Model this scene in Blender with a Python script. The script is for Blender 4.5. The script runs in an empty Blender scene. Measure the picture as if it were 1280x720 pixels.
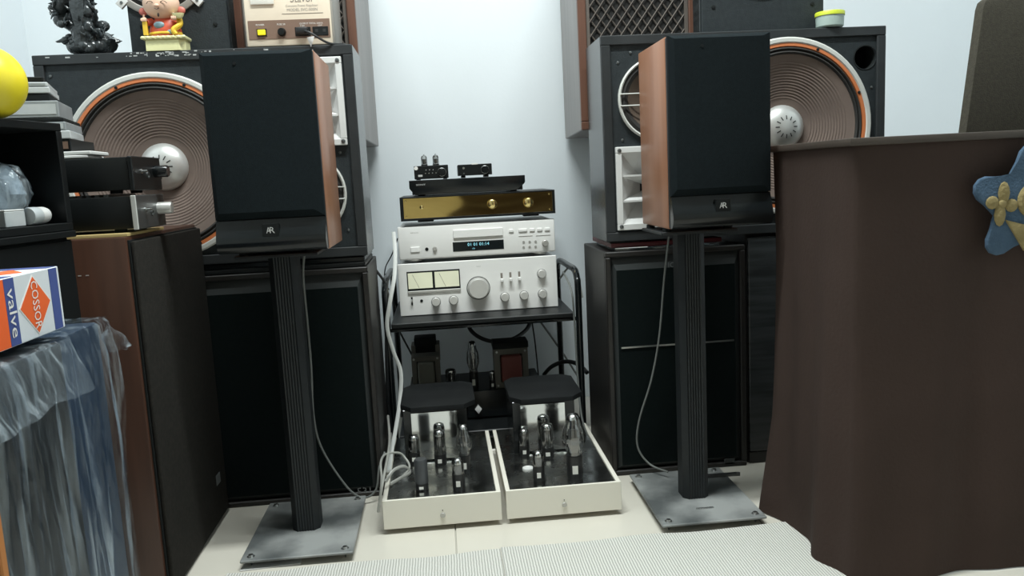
import bpy, bmesh, math, random
from mathutils import Vector, Matrix, noise
random.seed(7)
S = bpy.context.scene
COL = S.collection
PI = math.pi

# ------------------------------------------------------------------ camera, world, light, exposure
CAM_H, PITCH, ROLL, YAW, FPX = 0.70, math.radians(8.0), math.radians(2.9), math.radians(4.8), 1000.0
fwd = Vector((math.sin(YAW)*math.cos(PITCH), math.cos(YAW)*math.cos(PITCH), -math.sin(PITCH)))
r0 = Vector((math.cos(YAW), -math.sin(YAW), 0)); u0 = r0.cross(fwd)
right = r0*math.cos(ROLL) - u0*math.sin(ROLL); up = u0*math.cos(ROLL) + r0*math.sin(ROLL)
cd = bpy.data.cameras.new('camera'); cam = bpy.data.objects.new('camera', cd); COL.objects.link(cam)
cd.sensor_fit = 'HORIZONTAL'; cd.sensor_width = 36; cd.lens = 36*FPX/1280; cd.clip_start = 0.02
M = Matrix((right, up, -fwd)).transposed().to_4x4(); M.translation = (0, 0, CAM_H)
cam.matrix_world = M; S.camera = cam

W = bpy.data.worlds.new('world'); S.world = W; W.use_nodes = True
W.node_tree.nodes['Background'].inputs[0].default_value = (0.75, 0.88, 1.0, 1)
W.node_tree.nodes['Background'].inputs[1].default_value = 0.0

def area(name, loc, sx, sy, power, col, rot=(0, 0, 0)):
    l = bpy.data.lights.new(name, 'AREA'); l.shape = 'RECTANGLE'; l.size = sx; l.size_y = sy
    l.energy = power; l.color = col
    o = bpy.data.objects.new(name, l); COL.objects.link(o); o.location = loc; o.rotation_euler = rot
    return o
area('ceiling_lamp_offscreen', (0.10, 1.12, 2.43), 1.15, 0.12, 38, (0.93, 1.0, 0.99))
S.view_settings.view_transform = 'Standard'; S.view_settings.look = 'None'
S.view_settings.gamma = 1.0; S.view_settings.use_curve_mapping = False
S.view_settings.exposure = 0.68

# ------------------------------------------------------------------ helpers
def at(px, py, y=None, x=None, z=None):
    d = right*((px-640)/FPX) + up*((360-py)/FPX) + fwd
    t = y/d.y if y is not None else (x/d.x if x is not None else (z-CAM_H)/d.z)
    return Vector((0, 0, CAM_H)) + d*t

MATS = {}
def mat(name, col, rough=0.5, metal=0.0, col2=None, scale=8.0, stretch=(1, 1, 1), bump=0.0, bscale=None,
        lo=0.35, hi=0.65, spec=0.5, emit=None, coat=0.0, rvar=0.0):
    m = bpy.data.materials.new(name); m.use_nodes = True; nt = m.node_tree; n = nt.nodes; L = nt.links
    b = n['Principled BSDF']; b.inputs['Roughness'].default_value = rough; b.inputs['Metallic'].default_value = metal
    b.inputs['Specular IOR Level'].default_value = spec; b.inputs['Coat Weight'].default_value = coat
    b.inputs['Base Color'].default_value = (*col, 1)
    tc = n.new('ShaderNodeTexCoord'); mp = n.new('ShaderNodeMapping'); mp.inputs['Scale'].default_value = stretch
    L.new(tc.outputs['Object'], mp.inputs['Vector'])
    no = n.new('ShaderNodeTexNoise'); no.inputs['Scale'].default_value = scale; no.inputs['Detail'].default_value = 5
    L.new(mp.outputs[0], no.inputs['Vector'])
    if col2 is None: col2 = tuple(c*0.88 for c in col)
    r = n.new('ShaderNodeValToRGB'); r.color_ramp.elements[0].position = lo; r.color_ramp.elements[1].position = hi
    r.color_ramp.elements[0].color = (*col, 1); r.color_ramp.elements[1].color = (*col2, 1)
    L.new(no.outputs[0], r.inputs[0]); L.new(r.outputs[0], b.inputs['Base Color'])
    if rvar:
        mr = n.new('ShaderNodeMapRange'); mr.inputs['To Min'].default_value = rough; mr.inputs['To Max'].default_value = rough+rvar
        mr.inputs['From Min'].default_value = .35; mr.inputs['From Max'].default_value = .65
        L.new(no.outputs[0], mr.inputs[0]); L.new(mr.outputs[0], b.inputs['Roughness'])
    if bump:
        n2 = n.new('ShaderNodeTexNoise'); n2.inputs['Scale'].default_value = bscale or scale*4; L.new(mp.outputs[0], n2.inputs['Vector'])
        bp = n.new('ShaderNodeBump'); bp.inputs['Strength'].default_value = bump; bp.inputs['Distance'].default_value = 0.004
        L.new(n2.outputs[0], bp.inputs['Height']); L.new(bp.outputs[0], b.inputs['Normal'])
    if emit:
        b.inputs['Emission Color'].default_value = (*emit[0], 1); b.inputs['Emission Strength'].default_value = emit[1]
    MATS[name] = m; return m

def glassy(name, tint, fac=0.12, rough=0.03):
    m = bpy.data.materials.new(name); m.use_nodes = True; nt = m.node_tree; n = nt.nodes; L = nt.links
    n.remove(n['Principled BSDF']); out = n['Material Output']
    t = n.new('ShaderNodeBsdfTransparent'); t.inputs[0].default_value = (*tint, 1)
    g = n.new('ShaderNodeBsdfGlossy'); g.inputs['Roughness'].default_value = rough
    lw = n.new('ShaderNodeLayerWeight'); lw.inputs[0].default_value = 0.35
    no = n.new('ShaderNodeTexNoise'); no.inputs['Scale'].default_value = 30
    ad = n.new('ShaderNodeMath'); ad.operation = 'MULTIPLY_ADD'; ad.inputs[1].default_value = 0.7; ad.inputs[2].default_value = fac
    L.new(lw.outputs['Fresnel'], ad.inputs[0]); mx = n.new('ShaderNodeMixShader')
    L.new(ad.outputs[0], mx.inputs[0]); L.new(t.outputs[0], mx.inputs[1]); L.new(g.outputs[0], mx.inputs[2]); L.new(mx.outputs[0], out.inputs[0])
    MATS[name] = m; return m

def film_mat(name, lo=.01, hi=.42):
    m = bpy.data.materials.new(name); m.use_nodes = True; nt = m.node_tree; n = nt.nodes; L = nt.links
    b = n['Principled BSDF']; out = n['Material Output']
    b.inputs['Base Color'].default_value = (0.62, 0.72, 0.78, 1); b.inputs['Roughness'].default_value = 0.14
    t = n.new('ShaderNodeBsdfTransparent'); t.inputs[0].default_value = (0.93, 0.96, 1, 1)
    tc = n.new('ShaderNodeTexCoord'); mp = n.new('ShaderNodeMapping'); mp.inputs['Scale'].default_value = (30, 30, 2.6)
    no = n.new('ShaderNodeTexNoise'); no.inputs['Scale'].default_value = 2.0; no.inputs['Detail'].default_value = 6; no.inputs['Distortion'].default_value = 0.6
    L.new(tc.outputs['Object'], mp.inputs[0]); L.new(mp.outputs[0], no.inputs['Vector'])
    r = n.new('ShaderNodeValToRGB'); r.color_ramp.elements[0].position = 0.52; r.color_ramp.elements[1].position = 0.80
    r.color_ramp.elements[0].color = (lo, lo, lo, 1); r.color_ramp.elements[1].color = (hi, hi, hi, 1)  # streaky opacity: plastic haze with crease highlights painted in
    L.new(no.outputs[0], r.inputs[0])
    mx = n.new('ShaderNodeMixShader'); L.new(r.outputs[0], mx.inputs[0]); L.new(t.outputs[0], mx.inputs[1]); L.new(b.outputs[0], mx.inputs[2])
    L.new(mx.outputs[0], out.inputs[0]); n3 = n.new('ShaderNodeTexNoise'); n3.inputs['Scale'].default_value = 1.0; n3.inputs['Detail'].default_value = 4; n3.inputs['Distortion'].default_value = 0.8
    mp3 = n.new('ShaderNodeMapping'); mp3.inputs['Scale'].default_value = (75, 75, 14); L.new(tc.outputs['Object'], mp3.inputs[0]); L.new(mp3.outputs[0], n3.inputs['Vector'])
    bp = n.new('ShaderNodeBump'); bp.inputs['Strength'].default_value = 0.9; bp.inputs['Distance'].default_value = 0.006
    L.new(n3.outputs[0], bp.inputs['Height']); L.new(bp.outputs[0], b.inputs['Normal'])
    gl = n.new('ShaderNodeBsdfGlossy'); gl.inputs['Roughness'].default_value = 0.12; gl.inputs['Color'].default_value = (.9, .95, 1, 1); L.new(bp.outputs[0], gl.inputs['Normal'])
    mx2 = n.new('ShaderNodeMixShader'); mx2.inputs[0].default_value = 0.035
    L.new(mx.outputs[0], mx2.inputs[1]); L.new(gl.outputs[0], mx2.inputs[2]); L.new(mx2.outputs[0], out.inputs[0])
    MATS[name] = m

def mat_weave(name, c1, c2):
    m = mat(name, c1, 0.85, col2=c2, scale=60)
    nt = m.node_tree; n = nt.nodes; L = nt.links; b = n['Principled BSDF']
    tc = n.new('ShaderNodeTexCoord')
    w = n.new('ShaderNodeTexWave'); w.wave_type = 'BANDS'; w.bands_direction = 'X'; w.inputs['Scale'].default_value = 62; w.inputs['Distortion'].default_value = 1.2; w.inputs['Detail'].default_value = 2
    w2 = n.new('ShaderNodeTexWave'); w2.bands_direction = 'Y'; w2.inputs['Scale'].default_value = 75
    L.new(tc.outputs['Object'], w.inputs['Vector']); L.new(tc.outputs['Object'], w2.inputs['Vector'])
    a = n.new('ShaderNodeMath'); a.operation = 'MULTIPLY'; L.new(w.outputs[1], a.inputs[0])
    a2 = n.new('ShaderNodeMath'); a2.operation = 'MULTIPLY_ADD'; a2.inputs[1].default_value = 0.5; a2.inputs[2].default_value = 0.5
    L.new(w2.outputs[1], a2.inputs[0]); L.new(a2.outputs[0], a.inputs[1])
    r = n.new('ShaderNodeValToRGB'); r.color_ramp.elements[0].color = (*c2, 1); r.color_ramp.elements[1].color = (*c1, 1)
    r.color_ramp.elements[0].position = 0.05; r.color_ramp.elements[1].position = 0.5
    L.new(a.outputs[0], r.inputs[0]); L.new(r.outputs[0], b.inputs['Base Color'])
    bp = n.new('ShaderNodeBump'); bp.inputs['Strength'].default_value = 0.5; bp.inputs['Distance'].default_value = 0.002
    L.new(a.outputs[0], bp.inputs['Height']); L.new(bp.outputs[0], b.inputs['Normal'])

AX = {'x': (Vector((0, 1, 0)), Vector((0, 0, 1)), Vector((1, 0, 0))),
      '-y': (Vector((1, 0, 0)), Vector((0, 0, 1)), Vector((0, -1, 0))),
      'z': (Vector((1, 0, 0)), Vector((0, 1, 0)), Vector((0, 0, 1)))}
class MB:
    def __init__(s): s.bm = bmesh.new()
    def add(s, vs, fs):
        v = [s.bm.verts.new(p) for p in vs]
        out = []
        for f in fs:
            try: out.append(s.bm.faces.new([v[i] for i in f]))
            except ValueError: pass
        return v, out
    def box(s, x0, x1, y0, y1, z0, z1, bev=0.0, seg=2):
        t = bmesh.new()
        bmesh.ops.create_cube(t, size=1)
        for v in t.verts: v.co = ((x0+x1)/2+v.co.x*(x1-x0), (y0+y1)/2+v.co.y*(y1-y0), (z0+z1)/2+v.co.z*(z1-z0))
        if bev: bmesh.ops.bevel(t, geom=t.edges[:], offset=bev, segments=seg, affect='EDGES', profile=0.5, clamp_overlap=True)
        s.merge(t); return s
    def merge(s, t, mtx=None):
        if mtx is not None: bmesh.ops.transform(t, matrix=mtx, verts=t.verts)
        me = bpy.data.meshes.new('tmp'); t.to_mesh(me); t.free(); s.bm.from_mesh(me); bpy.data.meshes.remove(me)
    def lathe(s, prof, o=(0, 0, 0), ax='z', seg=32, a0=0, a1=2*PI):
        u, v, w = AX[ax] if isinstance(ax, str) else ax
        o = Vector(o); full = abs(a1-a0-2*PI) < 1e-6; n = seg if full else seg+1
        rows = []
        for r, h in prof:
            if r < 1e-6: rows.append([s.bm.verts.new(o+w*h)])
            else: rows.append([s.bm.verts.new(o+w*h+u*(r*math.cos(a0+(a1-a0)*i/seg))+v*(r*math.sin(a0+(a1-a0)*i/seg))) for i in range(n)])
        for a, b in zip(rows, rows[1:]):
            for i in range(seg if full else seg):
                j = (i+1) % n
                if not full and i+1 >= n: continue
                q = [a[i % len(a)]] if len(a) == 1 else [a[i], a[j]]
                q2 = [b[0]] if len(b) == 1 else [b[j], b[i]]
                f = q+q2
                if len(f) >= 3:
                    try: s.bm.faces.new(f)
                    except ValueError: pass
        return s
    def cyl(s, o, r, h, ax='z', seg=20, bev=0.0, r2=None):
        r2 = r if r2 is None else r2
        p = [(0, 0), (r, 0)]
        p += [(r2, h-bev), (r2-bev, h)] if bev else [(r2, h)]
        return s.lathe(p+[(0, h)], o, ax, seg)
    def tube(s, pts, r, seg=8, sub=6, flat=1.0, closed_ends=True):
        P = [Vector(p) for p in pts]
        if sub > 1 and len(P) > 2:
            Q = []
            for i in range(len(P)-1):
                p0 = P[max(i-1, 0)]; p1 = P[i]; p2 = P[i+1]; p3 = P[min(i+2, len(P)-1)]
                for k in range(sub):
                    t = k/sub
                    Q.append(0.5*((2*p1)+(p2-p0)*t+(2*p0-5*p1+4*p2-p3)*t*t+(3*p1-p0-3*p2+p3)*t**3))
            P = Q+[P[-1]]
        rows = []; nprev = None
        for i, p in enumerate(P):
            d = (P[min(i+1, len(P)-1)]-P[max(i-1, 0)]).normalized()
            if nprev is None:
                ref = Vector((0, 1, 0)) if abs(d.y) < .9 else Vector((1, 0, 0)); nn = (ref-d*ref.dot(d)).normalized()
            else:
                nn = (nprev-d*nprev.dot(d)).normalized()
            nprev = nn; bb = d.cross(nn); rr = r(i/(len(P)-1)) if callable(r) else r
            rows.append([s.bm.verts.new(p+nn*(rr*flat*math.cos(2*PI*k/seg))+bb*(rr*math.sin(2*PI*k/seg))) for k in range(seg)])
        for a, b in zip(rows, rows[1:]):
            for k in range(seg): s.bm.faces.new((a[k], a[(k+1) % seg], b[(k+1) % seg], b[k]))
        if closed_ends: s.bm.faces.new(rows[0][::-1]); s.bm.faces.new(rows[-1])
        return s
    def prism(s, poly, d0, d1, ax='-y', o=(0, 0, 0), bev=0.0):
        """polygon in (u,v), extruded along w from d0 to d1"""
        u, v, w = AX[ax] if isinstance(ax, str) else ax
        o = Vector(o); t = bmesh.new()
        a = [t.verts.new(o+u*p[0]+v*p[1]+w*d0) for p in poly]; b = [t.verts.new(o+u*p[0]+v*p[1]+w*d1) for p in poly]
        n = len(poly); t.faces.new(a[::-1]); top = t.faces.new(b)
        for i in range(n): t.faces.new((a[i], a[(i+1) % n], b[(i+1) % n], b[i]))
        if bev: bmesh.ops.bevel(t, geom=list(top.edges), offset=bev, segments=2, affect='EDGES', profile=.5, clamp_overlap=True)
        s.merge(t); return s
    def plate(s, outer, holes, y0, y1):
        """upright plate in x-z between y0 and y1 with round or rectangular holes (lists of points)"""
        t = bmesh.new(); es = []
        for loop in [outer]+holes:
            vs = [t.verts.new((x, y0, z)) for x, z in loop]
            es += [t.edges.new((vs[i], vs[(i+1) % len(vs)])) for i in range(len(vs))]
        bmesh.ops.triangle_fill(t, use_beauty=True, use_dissolve=False, edges=es)
        r = bmesh.ops.extrude_face_region(t, geom=t.faces[:])
        for v in r['geom']:
            if isinstance(v, bmesh.types.BMVert): v.co.y = y1
        s.merge(t); return s
    def open_box(s, x0, x1, y0, y1, z0, z1, th=.004):
        """box without its front (-y) side"""
        s.box(x0, x1, y1-th, y1, z0, z1); s.box(x0, x0+th, y0, y1-th, z0, z1); s.box(x1-th, x1, y0, y1-th, z0, z1)
        s.box(x0+th, x1-th, y0, y1-th, z0, z0+th); s.box(x0+th, x1-th, y0, y1-th, z1-th, z1); return s
    def grid(s, f, nu, nv):
        rows = [[s.bm.verts.new(f(i/nu, j/nv)) for j in range(nv+1)] for i in range(nu+1)]
        for i in range(nu):
            for j in range(nv): s.bm.faces.new((rows[i][j], rows[i+1][j], rows[i+1][j+1], rows[i][j+1]))
        return s
    def ball(s, c, r, sc=(1, 1, 1), sub=2):
        t = bmesh.new(); bmesh.ops.create_icosphere(t, subdivisions=sub, radius=r)
        for v in t.verts: v.co = (c[0]+v.co.x*sc[0], c[1]+v.co.y*sc[1], c[2]+v.co.z*sc[2])
        s.merge(t); return s
    def mesh(s, name, m, ang=35, recalc=True):
        bm = s.bm
        if recalc: bmesh.ops.recalc_face_normals(bm, faces=bm.faces[:])
        lim = math.radians(ang)
        for f in bm.faces: f.smooth = True
        for e in bm.edges:
            e.smooth = not (len(e.link_faces) != 2 or e.calc_face_angle(0) > lim)
        me = bpy.data.meshes.new(name); bm.to_mesh(me); bm.free(); me.materials.append(MATS[m]); return me
    def build(s, name, m, parent=None, label=None, ang=35, loc=None, rot=None, kind=None):
        return link(name, s.mesh(name, m, ang), parent, label, loc, rot, kind)

def ring(cx, cz, r, n=40): return [(cx+r*math.cos(2*PI*k/n), cz+r*math.sin(2*PI*k/n)) for k in range(n)]
def rect(x0, x1, z0, z1): return [(x0, z0), (x1, z0), (x1, z1), (x0, z1)]
def link(name, me, parent=None, label=None, loc=None, rot=None, kind=None):
    o = bpy.data.objects.new(name, me); COL.objects.link(o)
    if parent is not None: o.parent = parent
    if label: o['label'] = label
    if kind: o['kind'] = kind
    if loc is not None: o.location = loc
    if rot is not None: o.rotation_euler = rot
    return o
def tag(o, label, cat, group=None):
    o['label'] = label; o['category'] = cat
    if group: o['group'] = group
    return o
def thing(name, label, cat, loc=(0, 0, 0), rz=0, group=None):
    o = bpy.data.objects.new(name, None); COL.objects.link(o); o.empty_display_size = 0.05
    o.location = loc; o.rotation_euler = (0, 0, rz); return tag(o, label, cat, group)
def copy_tree(o, parent=None):
    c = o.copy(); COL.objects.link(c)
    if parent is not None: c.parent = parent
    for ch in list(o.children): copy_tree(ch, c)
    return c

def lettering(s, parent, m, centre, u, v, width, height=None, name='lettering', thick=0.0004, label=None, shear=0):
    cu = bpy.data.curves.new('txt', 'FONT'); cu.body = s; cu.extrude = 0.0; cu.resolution_u = 2; cu.shear = shear
    ob = bpy.data.objects.new('txt', cu); COL.objects.link(ob)
    dg = bpy.context.evaluated_depsgraph_get()
    me = bpy.data.meshes.new_from_object(ob.evaluated_get(dg)); bpy.data.objects.remove(ob); bpy.data.curves.remove(cu)
    xs = [p.co.x for p in me.vertices]; ys = [p.co.y for p in me.vertices]
    x0, x1, y0, y1 = min(xs), max(xs), min(ys), max(ys); k = width/(x1-x0); ky = k if height is None else height/(y1-y0)
    u = Vector(u); v = Vector(v); w = u.cross(v); c = Vector(centre)
    for p in me.vertices: p.co = c+u*((p.co.x-(x0+x1)/2)*k)+v*((p.co.y-(y0+y1)/2)*ky)+w*thick
    me.materials.clear(); me.materials.append(MATS[m])
    return link(name, me, parent, label)
FX, FZ = (1, 0, 0), (0, 0, 1)      # lettering facing the front (-y)

# ------------------------------------------------------------------ materials
mat('wall_paint', (0.845, 0.895, 0.925), 0.55, col2=(0.82, 0.87, 0.90), scale=3, bump=0.05, bscale=120)
mat('wall_tan', (0.60, 0.56, 0.48), 0.6)
mat('added_door_wood', (0.030, 0.016, 0.010), 0.5, col2=(0.02, 0.011, 0.007), scale=4, stretch=(6, 6, .6))  # dark wood of the unseen door added for the gold front's reflection
mat('ceiling_paint', (0.85, 0.86, 0.85), 0.8)
mat('grout', (0.50, 0.48, 0.42), 0.9)
mat('tile_glaze', (0.67, 0.635, 0.555), 0.22, col2=(0.645, 0.61, 0.53), scale=5)
mat_weave('weave', (0.70, 0.69, 0.64), (0.38, 0.375, 0.34))
mat('weave_edge', (0.68, 0.68, 0.6), 0.9)
mat('black_ash', (0.020, 0.022, 0.023), 0.22, col2=(0.04, 0.045, 0.047), scale=6, stretch=(1, 1, 12), bump=0.08, bscale=60)
mat('black_baffle', (0.015, 0.020, 0.0225), 0.6, spec=.35, col2=(0.021, 0.027, 0.030), scale=90, bump=0.15, bscale=300)
mat('scuff', (0.55, 0.56, 0.55), 0.8)
mat('rim_black', (0.019, 0.022, 0.0235), 0.5, spec=.4, col2=(0.028, 0.031, 0.033), scale=14)
mat('dark_vinyl', (0.010, 0.0095, 0.009), 0.42, col2=(0.016, 0.0135, 0.012), scale=5, stretch=(1, 1, 10))
mat('grille_cloth', (0.0062, 0.0098, 0.0115), 0.9, col2=(0.0085, 0.013, 0.015), scale=200, bump=0.2, bscale=900, spec=0.15)
mat('sub_grille', (0.004, 0.007, 0.007), 0.95, col2=(0.0055, 0.009, 0.009), scale=150, spec=0.1)
mat('sub_frame', (0.024, 0.028, 0.028), 0.5)
mat('cherry', (0.40, 0.19, 0.11), 0.34, col2=(0.33, 0.145, 0.08), scale=4, stretch=(6, 6, 0.7))
mat('gloss_black', (0.006, 0.008, 0.009), 0.2)
mat('satin_black', (0.007, 0.0085, 0.009), 0.42, spec=.28)
mat('lid_black', (0.0055, 0.0065, 0.007), 0.7, col2=(0.009, 0.010, 0.0105), scale=20, spec=.2)
mat('matte_black', (0.009, 0.011, 0.011), 0.8, spec=.25)
mat('stand_black', (0.010, 0.013, 0.0145), 0.5, spec=.4)
mat('plate_grey', (0.12, 0.13, 0.13), 0.42, metal=0.3, col2=(0.36, 0.37, 0.36), scale=7, lo=0.4, hi=0.62, rvar=0.2)
mat('steel', (0.55, 0.56, 0.55), 0.3, metal=1)
mat('dark_steel', (0.16, 0.17, 0.17), 0.4, metal=0.8)
mat('chrome', (0.82, 0.83, 0.82), 0.08, metal=1)
mat('mirror_dark', (0.66, 0.67, 0.65), 0.16, metal=1, col2=(0.30, 0.31, 0.3), scale=16, lo=0.42, hi=0.6, rvar=0.2)
mat('white_ring', (0.62, 0.62, 0.58), 0.5)
mat('orange_ring', (0.66, 0.20, 0.07), 0.5)
mat('surround', (0.022, 0.020, 0.018), 0.7)
mat('cone_paper', (0.185, 0.138, 0.115), 0.85, col2=(0.145, 0.107, 0.09), scale=12)
mat('dust_cap', (0.62, 0.62, 0.60), 0.35, metal=0.5, col2=(0.54, 0.54, 0.52))
mat('mid_cone', (0.10, 0.07, 0.05), 0.6)
mat('horn_white', (0.74, 0.74, 0.72), 0.35)
mat('horn_throat', (0.02, 0.02, 0.02), 0.7)
mat('walnut', (0.072, 0.031, 0.019), 0.4, col2=(0.046, 0.020, 0.012), scale=5, stretch=(7, 7, .6))
mat('walnut_light', (0.15, 0.070, 0.045), 0.4, col2=(0.10, 0.045, 0.03), scale=5, stretch=(7, 7, .6))
mat('lattice_wood', (0.115, 0.095, 0.08), 0.6, col2=(0.085, 0.07, 0.06))
mat('lattice_cloth', (0.018, 0.017, 0.016), 0.95)
mat('grey_side', (0.27, 0.245, 0.235), 0.4, col2=(0.22, 0.20, 0.19), scale=4, stretch=(5, 5, .5))
mat('regulator_cream', (0.80, 0.69, 0.55), 0.45)
mat('regulator_brown', (0.20, 0.125, 0.09), 0.5)
mat('meter_face', (0.88, 0.86, 0.78), 0.3)
mat('grey_paint', (0.33, 0.31, 0.28), 0.5)
mat('print_grey', (0.25, 0.22, 0.19), 0.7)
mat('print_white', (0.8, 0.78, 0.74), 0.7)
mat('print_pale', (0.55, 0.55, 0.53), 0.6)
mat('print_dim', (0.14, 0.15, 0.15), 0.6)
mat('switch_yellow', (0.85, 0.70, 0.02), 0.3, emit=((0.9, 0.75, 0.02), 0.25))
mat('champagne', (0.91, 0.90, 0.87), 0.38, metal=0.05, col2=(0.89, 0.88, 0.85), scale=3, stretch=(0.4, 30, 30))
mat('champagne_dark', (0.50, 0.49, 0.46), 0.35, metal=0.4)
mat('knob_silver', (0.70, 0.69, 0.66), 0.32, metal=0.4)
mat('meter_lit', (0.92, 0.92, 0.70), 0.3, emit=((0.95, 0.95, 0.68), 0.06))
mat('display_black', (0.008, 0.012, 0.014), 0.15)
mat('display_cyan', (0.25, 0.6, 0.7), 0.4, emit=((0.35, 0.85, 1.0), 0.35))
mat('gold_plate', (0.66, 0.50, 0.19), 0.07, metal=1, col2=(0.58, 0.42, 0.14), scale=3, stretch=(1, 1, 2.5))
mat('gold_knob', (0.90, 0.72, 0.32), 0.18, metal=1)
mat('ivory_paint', (0.80, 0.765, 0.67), 0.4, col2=(0.78, 0.745, 0.65), scale=4)
mat('tube_base', (0.012, 0.012, 0.012), 0.35)
mat('tube_metal', (0.09, 0.095, 0.1), 0.4, metal=0.5)
mat('getter', (0.75, 0.75, 0.74), 0.18, metal=1)
mat('anode', (0.10, 0.10, 0.095), 0.4, metal=0.5)
mat('sticker', (0.75, 0.74, 0.68), 0.6)
glassy('tube_glass', (0.90, 0.91, 0.90), 0.20, 0.05)
glassy('clear_plastic', (0.88, 0.92, 0.93), 0.1, 0.1)
mat('iron_core', (0.14, 0.135, 0.115), 0.55, metal=0.3)
mat('coil_red', (0.18, 0.045, 0.035), 0.6)
mat('coil_paper', (0.16, 0.16, 0.13), 0.7)
mat('cable_black', (0.010, 0.011, 0.012), 0.45)
mat('cable_grey', (0.17, 0.18, 0.17), 0.5)
mat('cable_white', (0.68, 0.69, 0.66), 0.5)
mat('cable_clear', (0.36, 0.36, 0.33), 0.35)
mat('statue_black', (0.022, 0.027, 0.029), 0.25, col2=(0.04, 0.047, 0.05), scale=40, bump=0.6, bscale=120)
mat('skin_pink', (0.85, 0.57, 0.42), 0.45)
mat('ear_red', (0.60, 0.16, 0.12), 0.45)
mat('robe_red', (0.60, 0.09, 0.04), 0.4)
mat('gold_paint', (0.85, 0.55, 0.05), 0.35, metal=0.2)
mat('pale_gold', (0.80, 0.77, 0.42), 0.4, metal=0.15)
mat('teal_patch', (0.22, 0.33, 0.36), 0.5)
mat('ink', (0.03, 0.015, 0.012), 0.6)
mat('lid_lime', (0.62, 0.70, 0.05), 0.4)
mat('jar_body', (0.42, 0.52, 0.48), 0.4)
mat('cover_red', (0.11, 0.012, 0.016), 0.45)
mat('case_white', (0.56, 0.58, 0.58), 0.35, col2=(0.44, 0.47, 0.48), scale=20)
mat('case_grey', (0.25, 0.27, 0.28), 0.3, col2=(0.36, 0.38, 0.39), scale=14)
mat('paper', (0.70, 0.70, 0.68), 0.8)
mat('envelope', (0.48, 0.36, 0.15), 0.75)
mat('yellow_plastic', (0.88, 0.72, 0.03), 0.35)
mat('cream_plastic', (0.72, 0.62, 0.45), 0.45)
mat('cap_white', (0.72, 0.72, 0.7), 0.35)
mat('carton_blue', (0.006, 0.020, 0.042), 0.5)
mat('carton_black', (0.006, 0.007, 0.007), 0.5)
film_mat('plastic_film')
film_mat('plastic_crease_highlight', .06, .55)  # whiter streaks, painted crease highlights for the loose corner and lip
mat('box_white', (0.70, 0.73, 0.76), 0.5)
mat('box_blue', (0.055, 0.085, 0.27), 0.5)
mat('box_orange', (0.85, 0.13, 0.025), 0.5)
mat('plank_orange', (0.45, 0.17, 0.04), 0.5)
mat('cloth_brown', (0.052, 0.034, 0.028), 0.85, col2=(0.044, 0.029, 0.0235), scale=5, bump=0.15, bscale=160, spec=0.2)
mat('board_brown', (0.062, 0.048, 0.039), 0.5)
mat('cloth_olive', (0.066, 0.060, 0.046), 0.9, col2=(0.052, 0.047, 0.037), scale=160, bump=0.3, bscale=400, spec=0.2)
mat('felt_blue', (0.060, 0.105, 0.165), 0.95, col2=(0.048, 0.088, 0.14), scale=60, bump=0.4, bscale=300)
mat('felt_yellow', (0.30, 0.235, 0.105), 0.95, col2=(0.23, 0.18, 0.075), scale=60, bump=0.5, bscale=200)

# ------------------------------------------------------------------ the room
XL, XR, YB, YF, ZC = -1.12, 1.75, 2.42, -1.6, 2.45
def struct(o): o['kind'] = 'structure'; return o
fl = struct(MB().box(XL-.1, XR+.1, YF-.1, YB+.1, -0.08, -0.004).build('floor', 'grout'))
fl['label'] = 'cream glazed tile floor'
tm = None; T = 0.60; G = 0.0012
xs = [-0.01+T*i for i in range(-3, 4)]; ys = [1.99+T*j for j in range(-7, 2)]
for i in range(len(xs)-1):
    for j in range(len(ys)-1):
        x0, x1 = max(xs[i], XL)+G, min(xs[i+1], XR)-G; y0, y1 = max(ys[j], YF)+G, min(ys[j+1], YB)-G
        if x1-x0 < .02 or y1-y0 < .02: continue
        MB().box(x0, x1, y0, y1, -0.008, 0.0, 0.0006, 1).build('tile', 'tile_glaze', fl)
struct(MB().box(XL-.1, XR+.1, YB, YB+.1, -.08, ZC+.1).build('wall_back', 'wall_paint'))
struct(MB().box(XL-.1, XL, YF, YB, -.08, ZC+.1).build('wall_left', 'wall_paint'))
struct(MB().box(XR, XR+.1, YF, YB, -.08, ZC+.1).build('wall_right', 'wall_paint'))
struct(MB().box(XL-.1, XR+.1, YF-.1, YF, -.08, ZC+.1).build('wall_front', 'wall_tan'))
dr_ = struct(MB().box(.12, .98, YF+.001, YF+.036, .002, 2.02, .003, 1).build('added_door', 'added_door_wood'))  # unseen door, added to give the gold preamp front something dark to reflect
for z0_, z1_ in ((.12, .85), (1.0, 1.9)): MB().box(.22, .88, YF+.0361, YF+.044, z0_, z1_, .006, 2).build('panel', 'added_door_wood', dr_)
MB().lathe([(.024, 0), (.024, .006), (.010, .008), (.010, .03), (.024, .045), (.02, .058), (0, .06)], (.20, YF+.0361, .95), (Vector((1, 0, 0)), Vector((0, 0, 1)), Vector((0, 1, 0))), 20).build('added_door_handle', 'steel', dr_)
struct(MB().box(XL-.1, XR+.1, YF, YB, ZC, ZC+.1).build('ceiling', 'ceiling_paint'))

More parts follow.
